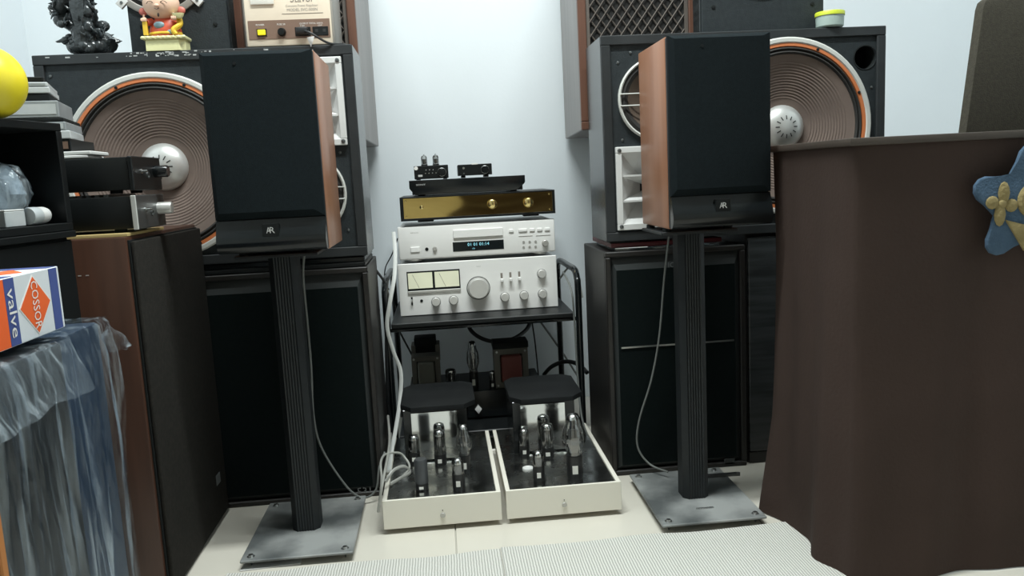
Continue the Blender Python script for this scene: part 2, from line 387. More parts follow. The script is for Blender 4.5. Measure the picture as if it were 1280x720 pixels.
# woven mats on the floor
def woven_mat(x0, x1, y0, y1, label):
    def f(i, j):
        x = x0+(x1-x0)*i; y = y0+(y1-y0)*j
        return Vector((x, y+0.004*math.sin(x*23), 0.0045+0.0006*math.sin(x*40+y*9)))
    mb = MB().grid(f, 24, 30)
    r = bmesh.ops.extrude_face_region(mb.bm, geom=mb.bm.faces[:])
    for v in r['geom']:
        if isinstance(v, bmesh.types.BMVert): v.co.z = 0.0004
    o = mb.build('woven_mat', 'weave'); tag(o, label, 'mat')
woven_mat(-0.43, 0.0722, 0.99, 1.422, 'cream ribbed woven mat before the stand that is next to the walnut speaker')
woven_mat(0.0738, 0.652, 0.99, 1.428, 'cream ribbed woven mat ending against the hanging brown cloth')

# ------------------------------------------------------------------ horizontal three-way monitors
def make_driver_screw(parent, pts, y, r=.004, m='dark_steel', name='screw'):
    me = MB().lathe([(r, 0), (r, .0015), (r*.5, .0022), (0, .0022)], (0, 0, 0), '-y', 10).mesh(name, m)
    for (x, z) in pts: link(name, me, parent, loc=(x, y, z))

def make_monitor():
    """right-hand cabinet, origin at the centre of its body, front at y = 0, facing -y"""
    w, h, d = 0.64, 0.443, 0.175
    t = thing('studio_monitor', '', 'speaker')
    body = MB().open_box(-w/2, w/2, 0.012, d, -h/2, h/2).build('cabinet', 'black_ash', t)
    f = MB()
    e = 0.02
    f.box(-w/2, w/2, 0, .012, h/2-e, h/2, .0015, 1); f.box(-w/2, w/2, 0, .012, -h/2, -h/2+e, .0015, 1)
    f.box(-w/2, -w/2+e, 0, .012, -h/2+e, h/2-e, .0015, 1); f.box(w/2-e, w/2, 0, .012, -h/2+e, h/2-e, .0015, 1)
    rim = f.build('front_frame', 'rim_black', t)
    MB().plate(rect(-w/2+e, w/2-e, -h/2+e, h/2-e), [ring(.0945, .012, .183, 72), ring(-.196, .085, .085, 48), rect(-.205-.0765, -.205+.0765, -.106-.0765, -.106+.0765), ring(.275, .155, .0246, 32)], .006, .0119).build('baffle', 'black_baffle', t)
    # woofer
    cx, cz, y0 = 0.0945, 0.012, 0.006
    wf = MB().lathe([(.193, 0), (.193, .006), (.190, .0085), (.183, .0085), (.1805, .006), (.1805, 0)], (cx, y0, cz), '-y', 72).build('woofer', 'white_ring', t, 'white-rimmed woofer with orange gasket and brown ribbed cone')
    MB().lathe([(.1805, 0), (.1805, .0065), (.1740, .0065), (.1725, .004), (.1725, 0)], (cx, y0, cz), '-y', 72).build('gasket', 'orange_ring', wf)
    pr = []
    for k in range(13): a = k/12*PI; pr.append((.1725-.0155*k/12, .003+.005*abs(math.sin(a*2))))
    MB().lathe(pr, (cx, y0, cz), '-y', 72).build('surround', 'surround', wf)
    pr = []; N = 96
    for k in range(N+1):
        q = k/N; r = .157-(.157-.044)*q; ridge = .0022*math.sin(q*2*PI*19) if .14 < q < .82 else 0
        pr.append((r, .003-.033*q**.85+ridge*.32))
    MB().lathe(pr, (cx, y0, cz), '-y', 72).build('cone', 'cone_paper', wf, ang=80)
    pr = [(.050*math.cos(a), -.028+.030*math.sin(a)) for a in [k/10*PI/2 for k in range(11)]]; pr[-1] = (0, pr[-1][1])
    cap = MB().lathe(pr, (cx, y0, cz), '-y', 40).build('dust_cap', 'dust_cap', wf)
    sl = MB()
    for k in range(12):
        a = 2*PI*k/12; u = Vector((math.cos(a), 0, math.sin(a))); v = Vector((-math.sin(a), 0, math.cos(a)))
        pts = []
        for rr, ss in ((.016, -1), (.025, -1), (.025, 1), (.016, 1)):
            hh = -.028+.030*math.sqrt(1-(rr/.05)**2)+.0006
            pts.append(Vector((cx, y0-hh, cz))+u*rr+v*(.0011*ss))
        sl.add(pts, [(0, 1, 2, 3)])
    sl.build('vent_slots', 'horn_throat', wf)
    make_driver_screw(wf, [(cx+.177*math.cos(a), cz+.177*math.sin(a)) for a in [PI/8+PI/4*k for k in range(8)]], y0-.0065, .0032, 'matte_black', 'bolt')
    # midrange
    mx, mz = -.196, .085
    md = MB().lathe([(.090, 0), (.090, .007), (.087, .009), (.084, .007), (.084, 0)], (mx, y0, mz), '-y', 48).build('midrange', 'white_ring', t)
    MB().lathe([(.084, .002), (.076, .005), (.068, .001)], (mx, y0, mz), '-y', 48).build('surround', 'surround', md)
    MB().lathe([(.068, .001), (.03, -.020), (.024, -.022), (.018, -.014), (0, -.010)], (mx, y0, mz), '-y', 40).build('cone', 'mid_cone', md)
    for k in range(3):
        a = PI+2*PI*k/3; u = Vector((math.cos(a), 0, math.sin(a))); v = Vector((-math.sin(a), 0, math.cos(a)))
        for s_ in (-1, 1):
            c = Vector((mx, y0-.0085, mz))+v*(.0125*s_)
            MB().tube([c+u*.012, c+u*.086], .0016, 6, 1).build('guard_bar', 'white_ring', md)
    MB().lathe([(.019, .0075), (.019, .0095), (.015, .0095), (.015, .0075)], (mx, y0, mz), '-y', 24).build('guard_ring', 'white_ring', md)
    # horn
    hx, hz, hs = -.205, -.106, .091
    hn = MB(); fw = .0135
    for b in ((-hs, hs, hs-fw, hs), (-hs, hs, -hs, -hs+fw), (-hs, -hs+fw, -hs+fw, hs-fw), (hs-fw, hs, -hs+fw, hs-fw)):
        hn.box(hx+b[0], hx+b[1], y0-.010, y0, hz+b[2], hz+b[3], .0012, 1)
    horn = hn.build('horn', 'horn_white', t, 'white slotted horn')
    fl_ = MB(); o = hs-fw; i_ = .022; yb = y0+.0595
    A = [Vector((hx+sx*o, y0-.005, hz+sz*o)) for sx, sz in ((-1, -1), (1, -1), (1, 1), (-1, 1))]
    B = [Vector((hx+sx*i_, yb, hz+sz*i_)) for sx, sz in ((-1, -1), (1, -1), (1, 1), (-1, 1))]
    fl_.add(A+B, [(0, 1, 5, 4), (1, 2, 6, 5), (2, 3, 7, 6), (3, 0, 4, 7)])
    fl_.build('flare', 'horn_white', horn)
    MB().box(hx-i_, hx+i_, yb, yb+.004, hz-i_, hz+i_).build('throat', 'horn_throat', horn)
    for s_ in (-1, 1):
        v_ = MB(); zz = hz+s_*o*.36
        v_.add([Vector(p) for p in ((hx-o, y0-.006, zz-.002), (hx+o, y0-.006, zz-.002), (hx+i_, yb-.012, hz+s_*i_*.4-.001), (hx-i_, yb-.012, hz+s_*i_*.4-.001),
                (hx-o, y0-.006, zz+.002), (hx+o, y0-.006, zz+.002), (hx+i_, yb-.012, hz+s_*i_*.4+.001), (hx-i_, yb-.012, hz+s_*i_*.4+.001))],
               [(0, 1, 2, 3), (7, 6, 5, 4), (0, 4, 5, 1), (2, 6, 7, 3), (1, 5, 6, 2), (3, 7, 4, 0)])
        v_.build('vane', 'horn_white', horn)
    make_driver_screw(horn, [(hx+a*(hs-.008), hz+b*(hs-.008)) for a in (-1, 1) for b in (-1, 1)], y0-.010, .0045)
    # port
    MB().lathe([(.028, .0005), (.026, .0012), (.0245, -.002), (.0245, -.055), (0, -.055)], (.275, y0, .155), '-y', 32).build('port', 'matte_black', t)
    make_driver_screw(t, [(-.255, .185), (-.283, .165), (-.278, .0), (.29, .09), (.29, -.18), (-.285, -.195)], y0, .003)
    return t
monR = make_monitor()
monL = copy_tree(monR)
monR.location = (0.684, 1.745, 0.7645); monR['label'] = 'black three-way studio monitor lying on its side, on the sub with a silver line'
monL.location = (-0.483, 1.745, 0.7665); monL.rotation_euler = (0, PI, 0); monL['label'] = 'scuffed black three-way studio monitor lying on its side, under the carved dragon'
rnd = random.Random(3)
sc = MB()
for k in range(60):
    x = rnd.choice((rnd.uniform(-.25, .30), rnd.gauss(.03, .05), rnd.gauss(.07, .03))); l = rnd.uniform(.001, .009); z0 = rnd.uniform(-.2205, -.212)
    sc.box(x-l/2, x+l/2, -.0004, .0006, z0, z0+rnd.uniform(.0008, .003))
sc.build('paint_chips', 'scuff', monL, 'chipped paint showing white', kind='stuff')

# ------------------------------------------------------------------ bass cabinets below
def bass_cabinet(name, x0, x1, y0, y1, h, label, line=False, badge=None, corner=None):
    cx = (x0+x1)/2; w = x1-x0; d = y1-y0
    t = thing(name, label, 'speaker', (cx, y0, 0))
    MB().box(-w/2, w/2, .014, d, 0, h, .002, 1).build('cabinet', 'dark_vinyl', t)
    e = .012; f = MB()
    f.box(-w/2, w/2, 0, .014, h-e, h, .002, 1); f.box(-w/2, w/2, 0, .014, 0, e, .002, 1)
    f.box(-w/2, -w/2+e, 0, .014, e, h-e, .002, 1); f.box(w/2-e, w/2, 0, .014, e, h-e, .002, 1)
    f.build('front_frame', 'dark_vinyl', t)
    g = MB(); a, b = w/2-e, w/2-e-.012; zt, zb = h-e, e
    g.add([Vector(p) for p in ((-a, .012, zb), (a, .012, zb), (a, .012, zt), (-a, .012, zt), (-b, .002, zb+.012), (b, .002, zb+.012), (b, .002, zt-.03), (-b, .002, zt-.03))],
          [(0, 1, 5, 4), (1, 2, 6, 5), (2, 3, 7, 6), (3, 0, 4, 7)])
    gr = g.build('grille_bevel', 'sub_frame', t)
    MB().box(-b, b, .002, .012, zb+.012, zt-.03).build('grille', 'sub_grille', t)
    if line: MB().box(-b+.006, b-.004, -.0005, .002, line-.0018, line+.0018).build('trim_line', 'steel', t, 'thin silver line')
    if badge: lettering(badge[0], t, badge[4], (badge[1]-cx, .0015, badge[2]), FX, FZ, badge[3], name='badge')
    if corner: lettering(corner[0], t, 'print_dim', (corner[1]-cx, .0015, corner[2]), FX, FZ, corner[3], name='lettering')
    return t
bl = at(455, 614, y=1.745); br = at(912, 577, y=1.745); bo = at(840, 331, y=1.745)
bass_cabinet('bass_cabinet', -.600, -.166, 1.745, 2.0, .52, 'black floor-standing bass cabinet with plain grille and number badge, behind the left stand pole', badge=('531', bl.x, bl.z, .030, 'print_dim'))
t = bass_cabinet('bass_cabinet', .358, .678, 1.745, 2.01, .52, 'black floor-standing bass cabinet with a thin silver line across its grille', line=at(850, 430, y=1.745).z, corner=('IO', bo.x, bo.z, .016))
bx_ = MB(); bx_.box(br.x-.013-.518, br.x+.013-.518, .0, .002, br.z-.007, br.z+.007, .0008, 1); bx_.build('badge', 'sub_frame', t)
t = thing('side_cabinet', 'plain black wooden cabinet standing between the silver-lined bass cabinet and the brown cloth', 'cabinet', (.845, 1.75, 0))
MB().box(-.16, .16, .012, .26, 0, .5425, .002, 1).build('body', 'dark_vinyl', t)
MB().box(-.158, .158, 0, .0118, .03, .535, .004, 2).build('front_panel', 'black_ash', t)
MB().box(-.158, .158, .004, .0118, .002, .028, .001, 1).build('plinth', 'dark_vinyl', t)

# spacers between cabinets
t = thing('record_sleeve', 'dark red flat sleeve between the monitor and the silver-lined bass cabinet', 'sleeve', (.50, 1.76, .5275))
MB().box(-.125, .13, 0, .22, 0, .0105, .002, 2).build('cover', 'cover_red', t)
MB().box(-.128, -.06, -.003, .02, .0105, .0142, .001, 1).build('flap', 'satin_black', t)
t = thing('plastic_case', 'clear flat plastic case lying on the silver-lined bass cabinet under the red sleeve', 'case', (.50, 1.752, .5205))
MB().box(-.118, .12, 0, .20, 0, .0062, .0012, 1).build('shell', 'clear_plastic', t)
MB().tube([(-.118, .0, .0062), (-.045, -.002, .0062)], .0012, 6, 1).build('rim', 'print_pale', t)
t = thing('flat_case', 'thin black case between the scuffed monitor and the number-badged bass cabinet', 'case', (-.30, 1.75, .5205))
MB().box(-.295, .13, 0, .2, 0, .011, .002, 1).build('base', 'satin_black', t)
MB().box(-.295, .13, 0, .2, .0115, .0228, .002, 1).build('lid', 'gloss_black', t)

# ------------------------------------------------------------------ bookshelf speakers
def make_bookshelf(wood):
    w, h, d = .192, .350, .210
    t = thing('bookshelf_speaker', '', 'speaker')
    MB().box(-w/2, w/2, .018, d, 0, h, .0025, 2).build('cabinet', wood, t)
    MB().box(-w/2+.001, w/2-.001, .006, .0178, .001, h-.001, .002, 1).build('baffle', 'satin_black', t)
    # chamfered grille
    g = MB(); c = .018; zb = .062
    o = [(-w/2+.001, zb), (w/2-.001, zb), (w/2-.001, h-.001), (-w/2+.001, h-.001)]
    i_ = [(-w/2+c*.55, zb+.012), (w/2-c, zb+.012), (w/2-c, h-.008), (-w/2+c*.55, h-.008)]
    V = [Vector((x, .0058, z)) for x, z in o]+[Vector((x, -.002, z)) for x, z in o]+[Vector((x, -.012, z)) for x, z in i_]
    F = [(0, 1, 5, 4), (1, 2, 6, 5), (2, 3, 7, 6), (3, 0, 4, 7), (4, 5, 9, 8), (5, 6, 10, 9), (6, 7, 11, 10), (7, 4, 8, 11), (8, 9, 10, 11), (3, 2, 1, 0)]
    g.add(V, F); g.build('grille', 'grille_cloth', t)
    # rounded plinth bar
    p = [(.0058, .001), (.0058, zb-.001), (.001, zb-.001), (-.006, zb-.018), (-.012, .030), (-.014, .022), (-.013, .014), (-.006, .003)]
    b = MB(); n = len(p); V = [Vector((sx*(w/2-.001), y, z)) for sx in (-1, 1) for y, z in p]
    b.add(V, [tuple(range(n))[::-1], tuple(range(n, 2*n))]+[(k, (k+1) % n, n+(k+1) % n, n+k) for k in range(n)])
    bar = b.build('plinth_bar', 'gloss_black', t, ang=50)
    MB().prism([(-.014, -.011), (.014, -.011), (.014, .011), (-.014, .011)], -.004, .0125, ((Vector((1, 0, 0)), Vector((0, 0, 1)), Vector((0, -1, 0)))), (0, 0, .041)).build('badge_plate', 'satin_black', t)
    lettering('A', t, 'print_pale', (-.0035, -.0126, .041), FX, FZ, .0075, .0105)
    lettering('R', t, 'print_pale', (.003, -.0126, .041), FX, FZ, .0085, .0105)
    MB().lathe([(.003, 0), (.003, .001), (0, .001)], (-.035, -.012, h-.022), '-y', 8).build('pin', 'satin_black', t)
    return t
arR = make_bookshelf('cherry'); arR.location = (.520, 1.455, .585); arR['label'] = 'black-grilled bookshelf speaker with cherry wood side, on the stand beside the brown cloth'
arL = copy_tree(arR); arL.location = (-.300, 1.455, .585); arL['label'] = 'black-grilled bookshelf speaker on the stand beside the walnut floor speaker'

# ------------------------------------------------------------------ speaker stands
def make_stand():
    t = thing('speaker_stand', '', 'stand')
    MB().box(-.104, .104, -.135, .135, .014, .0195, .0015, 1).build('base_plate', 'plate_grey', t)
    me = MB().lathe([(.0, .024), (.0045, .023), (.0052, .0196), (.0075, .0196), (.0075, .0193)][::-1], (0, 0, 0), 'z', 10).mesh('bolt', 'steel')
    ms = MB().lathe([(0, .0002), (.0014, .003), (.004, .012), (.004, .0142)], (0, 0, 0), 'z', 10).mesh('spike', 'dark_steel')
    for sx in (-1, 1):
        for sy in (-1, 1):
            link('bolt', me, t, loc=(sx*.087, sy*.118, 0)); link('spike', ms, t, loc=(sx*.087, sy*.118, 0))
    a, c = .027, .011
    poly = []
    # octagonal post with ribs on the front
    front = [(-a+c+ (2*(a-c))*k/12, -a+(.0011 if k % 2 else 0)) for k in range(13)]
    poly = front+[(a, -a+c), (a, a-c), (a-c, a), (-a+c, a), (-a, a-c), (-a, -a+c)]
    MB().prism(poly, .0195, .572, 'z').build('post', 'stand_black', t, ang=20)
    MB().box(-.075, .075, -.075, .075, .572, .578, .001, 1).build('top_plate', 'stand_black', t)
    mp = MB().lathe([(.009, 0), (.009, .006), (.008, .0068), (0, .0068)], (0, 0, 0), 'z', 12).mesh('pad', 'matte_black')
    for sx in (-1, 1):
        for sy in (-1, 1): link('pad', mp, t, loc=(sx*.06, sy*.06, .578))
    return t
stL = make_stand(); stL.location = (-.306, 1.572, 0); stL['label'] = 'black post speaker stand on a scratched grey plate beside the walnut floor speaker'
stR = copy_tree(stL); stR.location = (.491, 1.566, 0); stR['label'] = 'black post speaker stand on a dusty grey plate beside the brown cloth'
mb = MB()
for k in range(7): mb.lathe([(.003, 0), (.0034, .0012), (.0018, .0018), (.0018, .0001)], (-.015+.005*k, -.075, .0196), 'z', 8)
mb.build('thread_holes', 'steel', stR)
t = thing('metal_rod', 'short dark metal bar lying across the dusty stand plate', 'rod', (.545, 1.645, .0205))
MB().prism([(-.0, -.004), (.075, -.0075), (.078, .0), (.074, .0035), (0, .005)], 0, .006, 'z', bev=.001).build('bar', 'dark_steel', t)
MB().cyl((.070, -.003, .006), .003, .0015, 'z', 8).build('rivet', 'steel', t)
tag(MB().prism([(-.055, -.02), (.055, -.012), (.052, .03), (-.05, .03)], 0, .0022, 'z', (-.356, 1.455, .0002)).build('white_card', 'paper'), 'white card half under the scratched grey stand plate', 'card')

# ------------------------------------------------------------------ lattice-front wall speakers
def make_lattice(name, label, x0, x1, side_m, loc, rz):
    w = x1-x0; h = .62; d = .455
    t = thing(name, label, 'speaker', loc, rz)
    MB().box(0, w, .02, d, 0, h, .002, 1).build('cabinet', side_m, t)
    e = .020; f = MB()
    f.box(0, w, 0, .0198, 0, e, .002, 1); f.box(0, w, 0, .0198, h-e, h, .002, 1)
    f.box(0, e, 0, .0198, e, h-e, .002, 1); f.box(w-e, w, 0, .0198, e, h-e, .002, 1)
    f.build('front_frame', 'walnut_light', t)
    MB().box(e, w-e, .015, .0198, e, h-e).build('backing_cloth', 'lattice_cloth', t)
    ia = e; ib = w-e; b = MB(); iw = .009
    for bb in ((ia, ib, e, e+iw), (ia, ib, h-e-iw, h-e), (ia, ia+iw, e+iw, h-e-iw), (ib-iw, ib, e+iw, h-e-iw)):
        b.box(bb[0], bb[1], .006, .0149, bb[2], bb[3], .001, 1)
    b.build('inner_frame', 'lattice_wood', t)
    L = MB(); px, pz = .0245, .034; a0, a1, z0, z1 = ia+iw, ib-iw, e+iw, h-e-iw
    sl = pz/px
    for s_, yy in ((1, .0088), (-1, .0112)):
        n = int((a1-a0)/px+(z1-z0)/pz)+2
        for k in range(-1, n):
            # line: z = z0 + sl*(x-a0 - k*px) (s=1) or mirrored
            pts = []
            c = k*px-(z1-z0)/sl
            xa = max(0, c); xb = min(a1-a0, c+(z1-z0)/sl)
            if xb-xa < .004: continue
            za, zb_ = z0+sl*(xa-c), z0+sl*(xb-c)
            A = (a0+xa, za) if s_ == 1 else (a1-xa, za); B = (a0+xb, zb_) if s_ == 1 else (a1-xb, zb_)
            L.tube([(A[0], yy, A[1]), (B[0], yy, B[1])], .0019, 4, 1)
    L.build('lattice', 'lattice_wood', t, 'crossed wooden lattice strips', kind='stuff')
    return t
make_lattice('wall_speaker', 'brown lattice-front wall speaker behind the cream voltage regulator', 0, .277, 'grey_side', (-.445, 1.945, .803), 0)
make_lattice('wall_speaker', 'brown lattice-front wall speaker above and behind the cherry-sided bookshelf speaker beside the brown cloth', 0, .285, 'grey_side', (.352, 1.945, .80), math.radians(-4.0))

# ------------------------------------------------------------------ upper driver boxes
def make_driver_box(label, x0, x1, cx, y0=1.80):
    t = thing('driver_box', label, 'speaker', ((x0+x1)/2, y0, .9875)); w = x1-x0; h = .36; cx -= (x0+x1)/2; cz = 1.172-.9875
    MB().box(-w/2, w/2, .012, .060, 0, h, .002, 1).build('cabinet', 'black_ash', t)
    MB().box(-w/2+.001, w/2-.001, 0, .0119, .001, h-.001, .0015, 1).build('baffle', 'black_baffle', t)
    dr = MB().lathe([(.106, 0), (.106, .005), (.104, .006), (.094, .006), (.092, .004), (.092, 0)], (cx, 0, cz), '-y', 48).build('driver', 'grey_paint', t)
    MB().lathe([(.092, .002), (.084, .006), (.076, .001)], (cx, 0, cz), '-y', 48).build('surround', 'surround', dr)
    MB().lathe([(.076, .001), (.04, .0004), (.03, .0006), (.018, .008), (0, .010)], (cx, 0, cz), '-y', 40).build('cone', 'horn_throat', dr)
    for k in range(4):
        a = -PI/4+k*PI/2; u = Vector((math.cos(a), 0, math.sin(a))); v = Vector((-math.sin(a), 0, math.cos(a)))
        c = Vector((cx, 0, cz))+u*.108
        clip = MB(); fr = (u, v, Vector((0, -1, 0)))
        clip.prism([(-.011, -.008), (.010, -.008), (.010, .008), (-.011, .008)], .0002, .0075, fr, c, .001)
        cl = clip.build('clamp', 'horn_white', dr); MB().lathe([(.003, .0075), (.003, .0088), (0, .0088)], c, '-y', 10).build('screw', 'dark_steel', cl)
    make_driver_screw(t, [(-w/2+.028, .06), (w/2-.028, .06), (-w/2+.028, .30), (w/2-.028, .30)], 0, .0045, 'matte_black')
    return t
make_driver_box('black driver box behind the red-robed figurine on the scuffed monitor', -.626, -.421, -.556)
make_driver_box('black driver box standing on the monitor beside the lime-lidded jar', .604, .888, .742)

# ------------------------------------------------------------------ voltage regulator
t = thing('voltage_regulator', 'cream voltage regulator with a brown socket strip and yellow switch, on the scuffed monitor', 'regulator', (-.290, 1.758, .9875))
w = .176; h = .165
MB().box(-w/2-.004, w/2+.004, .006, .15, .004, h, .004, 2).build('case', 'grey_paint', t)
MB().box(-w/2, w/2, 0, .0058, .004, h, .003, 2).build('face_plate', 'regulator_cream', t)
MB().box(-w/2+.005, w/2-.004, -.0012, -.0001, .018, .056, .0004, 1).build('socket_strip', 'regulator_brown', t)
sw = MB().box(-w/2+.022, -w/2+.042, -.0022, -.0012, .024, .039).build('switch_bezel', 'matte_black', t)
MB().box(-w/2+.024, -w/2+.040, -.006, -.0022, .026, .037, .001, 1).build('switch', 'switch_yellow', t)
MB().lathe([(.0085, 0), (.0085, .004), (.007, .006), (.0065, .011), (0, .011)], (-.015, -.0012, .031), '-y', 20).build('fuse_cap', 'satin_black', t)
for k, xx in enumerate((.028, .064)):
    so = MB().box(xx-.016, xx+.016, -.0025, -.0012, .022, .040, .001, 1).build('socket', 'matte_black', t)
    for s_ in (-1, 1): MB().box(xx+s_*.008-.003, xx+s_*.008+.003, -.0028, -.0024, .029, .035).build('slot', 'horn_throat', so)
for s, x, z, ww in (('POWER', -.058, .047, .017), ('FUSE 3A', -.015, .047, .017), ('OUTPUT TOTAL 500VA', .046, .047, .048), ('110V', .028, .0425, .009), ('220V', .064, .0425, .009)):
    lettering(s, t, 'print_white', (x, -.0013, z), FX, FZ, ww)
mw = MB().box(-w/2+.014, -w/2+.062, -.004, -.0001, .087, .13, .003, 2).build('meter_window', 'meter_face', t)
lettering('Stavol', t, 'print_grey', (.030, -.0001, .098), FX, FZ, .046, .015, shear=.15)
lettering('Constant Power Regulator', t, 'grey_paint', (.030, -.0001, .083), FX, FZ, .066)
lettering('MODEL SVC-500N', t, 'grey_paint', (.030, -.0001, .0755), FX, FZ, .062)
MB().box(-.012, .072, -.0006, -.0001, .0675, .0683).build('rule', 'print_grey', t)
mf = MB().cyl((0, 0, 0), .007, .004, 'z', 10).mesh('foot', 'matte_black')
for sx in (-1, 1):
    for yy in (.02, .135): link('foot', mf, t, loc=(sx*.07, yy, 0))
t = thing('power_plug', 'black plug and cord in the regulator socket', 'plug', (-.262, 1.755, 1.018))
MB().box(-.012, .012, -.017, -.0006, -.007, .007, .003, 2).build('plug_body', 'cable_black', t)
MB().tube([(.004, -.014, 0), (.02, -.022, -.008), (.045, -.018, -.024), (.060, -.0085, -.0285), (.085, .012, -.0282), (.085, .10, -.0282)], .0024, 8).build('cord', 'cable_black', t)
tag(MB().prism([(-.007, .004), (.009, .006), (.0, -.016)], 0, .0006, '-y', (-.246, 1.742, 1.0)).build('paper_tag', 'paper'), 'small white paper tag hanging under the regulator plug', 'tag')

# ------------------------------------------------------------------ lime-lidded jar
t = thing('plastic_jar', 'small translucent jar with lime-yellow lid on the monitor top', 'jar', (.884, 1.765, .9870))
MB().lathe([(0, .001), (.026, .001), (.029, .004), (.030, .024), (.030, .026), (0, .026)], (0, 0, 0), 'z', 32).build('jar_body', 'jar_body', t)
MB().lathe([(.0315, .026), (.0315, .0335), (.0305, .035), (0, .0355)], (0, 0, 0), 'z', 32).build('lid', 'lid_lime', t)

# ------------------------------------------------------------------ dragon statue
t = thing('dragon_statue', 'black carved coiled dragon statue at the end of the scuffed monitor', 'statue', (-.706, 1.786, .9885))
b = MB(); rnd = random.Random(11)
b.ball((0, 0, .018), .04, (1.05, .8, .45), 3)
for k in range(26):
    a = rnd.uniform(0, 2*PI); b.ball((.034*math.cos(a), .026*math.sin(a), rnd.uniform(.008, .03)), rnd.uniform(.007, .014), (1, 1, rnd.uniform(.7, 1.3)), 2)
for v in b.bm.verts:
    if v.co.z < 0: v.co.z = 0
b.build('rock_base', 'statue_black', t)
b = MB()
for k in range(60): b.ball((rnd.uniform(-.046, .040)-.0006*k/2, rnd.uniform(-.026, .004), .02+.0035*k), rnd.uniform(.007, .015), (1.2, .8, rnd.uniform(.6, 1.2)), 2)
for k in range(40):
    c = Vector((rnd.uniform(-.05, .04), -.02, rnd.uniform(.02, .22))); dd = Vector((rnd.uniform(-1, 1), -.4, rnd.uniform(-.6, 1))).normalized(); b.tube([c, c+dd*.014+Vector((0, -.006, 0)), c+dd*.022+Vector((0, -.004, .004))], lambda u: .005*(1-.85*u), 6, 3)
b.build('scrollwork', 'statue_black', t, kind='stuff')
pts = [(.045*math.cos(q*.9+.3), .026*math.sin(q*.9+.3)-.004, .02+.021*q) for q in range(0, 13)]
b = MB().tube(pts, lambda q: .017*(1-.35*q), 12, 6)
bd = b.build('coiled_body', 'statue_black', t)
b = MB()
for k in range(70):
    q = k/70*12; i0 = min(int(q), 11); p = Vector(pts[i0]).lerp(Vector(pts[i0+1]), q-i0); out = Vector((p.x, p.y, 0)).normalized()
    c = p+out*.012+Vector((0, 0, .008)); b.lathe([(.0045, 0), (.003, .006), (0, .013)], c, (Vector((-out.y, out.x, 0)), Vector((0, 0, 1)).cross(out).cross(out), (out+Vector((0, 0, .5*rnd.uniform(-1, 1)))).normalized()), 6)
b.build('spines', 'statue_black', bd, kind='stuff')
b = MB().tube([(0, -.01, .02), (.002, -.012, .1), (-.002, 0, .2), (0, 0, .29)], lambda q: .026*(1-.35*q), 10, 5)
for k in range(30): b.ball((rnd.uniform(-.03, .03), rnd.uniform(-.03, -.01), rnd.uniform(.03, .25)), rnd.uniform(.006, .012), (1, 1, 1.2), 2)
b.build('cloud_column', 'statue_black', t)
MB().prism([(-.006, .03), (.004, .028), (.014, .075), (.018, .15), (-.012, .16), (-.014, .08)], 0, .010, '-y', (.0, -.028, .01), .003).build('leaf_plate', 'statue_black', t)
for sx, zz in ((-1, .085), (1, .05), (-1, .15)):
    b = MB()
    for q in range(3): b.tube([(sx*.04, -.02, zz), (sx*(.047+.003*q), -.034, zz-.006+.007*q), (sx*(.050), -.040, zz-.016+.008*q)], lambda u: .0045*(1-.8*u), 6, 4)
    b.build('claw', 'statue_black', t)
b = MB().ball((.005, -.02, .285), .03, (1, 1.1, .8), 3); b.tube([(.0, -.04, .285), (.0, -.07, .28)], lambda u: .017*(1-.5*u), 10, 3)
for sx in (-1, 1): b.tube([(sx*.015, -.01, .30), (sx*.025, .01, .325), (sx*.02, .03, .34)], lambda u: .006*(1-.8*u), 6, 4)
b.build('head', 'statue_black', t)

# ------------------------------------------------------------------ fortune figurine
t = thing('figurine', 'smiling fortune figurine in red robe holding gold, on a pale gold base', 'figurine', (-.541, 1.764, .9885))
MB().prism([(-.036, -.02), (.030, -.02), (.040, -.008), (.040, .022), (-.036, .022)], 0, .022, 'z', bev=.002).build('base', 'pale_gold', t)
b = MB().box(-.042, .044, -.024, .024, .022, .029, .002, 2)
for k in range(9): b.ball((-.04+.0102*k, -.023, .0255), .0042, (1, .8, .9), 2)
b.build('base_rim', 'pale_gold', t)
b = MB(); pr = [(0, .029), (.030, .029), (.033, .036), (.031, .046), (.026, .058), (.019, .066), (0, .070)]
b.lathe(pr, (0, 0, 0), (Vector((1, 0, 0)), Vector((0, .62, 0)), Vector((0, 0, 1))), 28); b.build('robe', 'robe_red', t)
MB().lathe([(.0325, .0), (.0340, .002), (.0325, .005)], (0, 0, .033), (Vector((1, 0, 0)), Vector((0, .64, 0)), Vector((0, 0, 1))), 28).build('robe_hem', 'gold_paint', t)
MB().ball((-.006, -.0185, .051), .011, (1, .25, .62), 2).build('belly_patch', 'teal_patch', t)
MB().ball((.015, -.0180, .037), .008, (1, .25, .55), 2).build('hem_patch', 'teal_patch', t)
MB().tube([(.031, -.006, .063), (.034, -.014, .051), (.022, -.021, .040), (.026, -.021, .031)], lambda u: .0062*(1-.2*u), 10, 5).build('sleeve', 'gold_paint', t)
MB().tube([(-.022, -.006, .060), (-.031, -.014, .057)], .007, 10, 1).build('sleeve', 'robe_red', t)
hd = MB().ball((-.002, -.004, .094), .036, (1, .82, .86), 4).build('head', 'skin_pink', t)
for sx in (-1, 1):
    MB().ball((-.002+sx*.037, -.002, .081), .009, (1.05, .5, .9), 3).build('ear', 'ear_red', hd)
    e = Vector((-.002+sx*.013, -.0335, .091))
    MB().tube([e+Vector((-.007, .0018, -.001)), e+Vector((-.003, 0, .003)), e+Vector((.003, 0, .003)), e+Vector((.007, .0018, -.001))], .0006, 6, 4).build('eye', 'ink', hd)
MB().ball((-.002, -.034, .086), .0045, (1.1, .7, .8), 2).build('nose', 'skin_pink', hd)
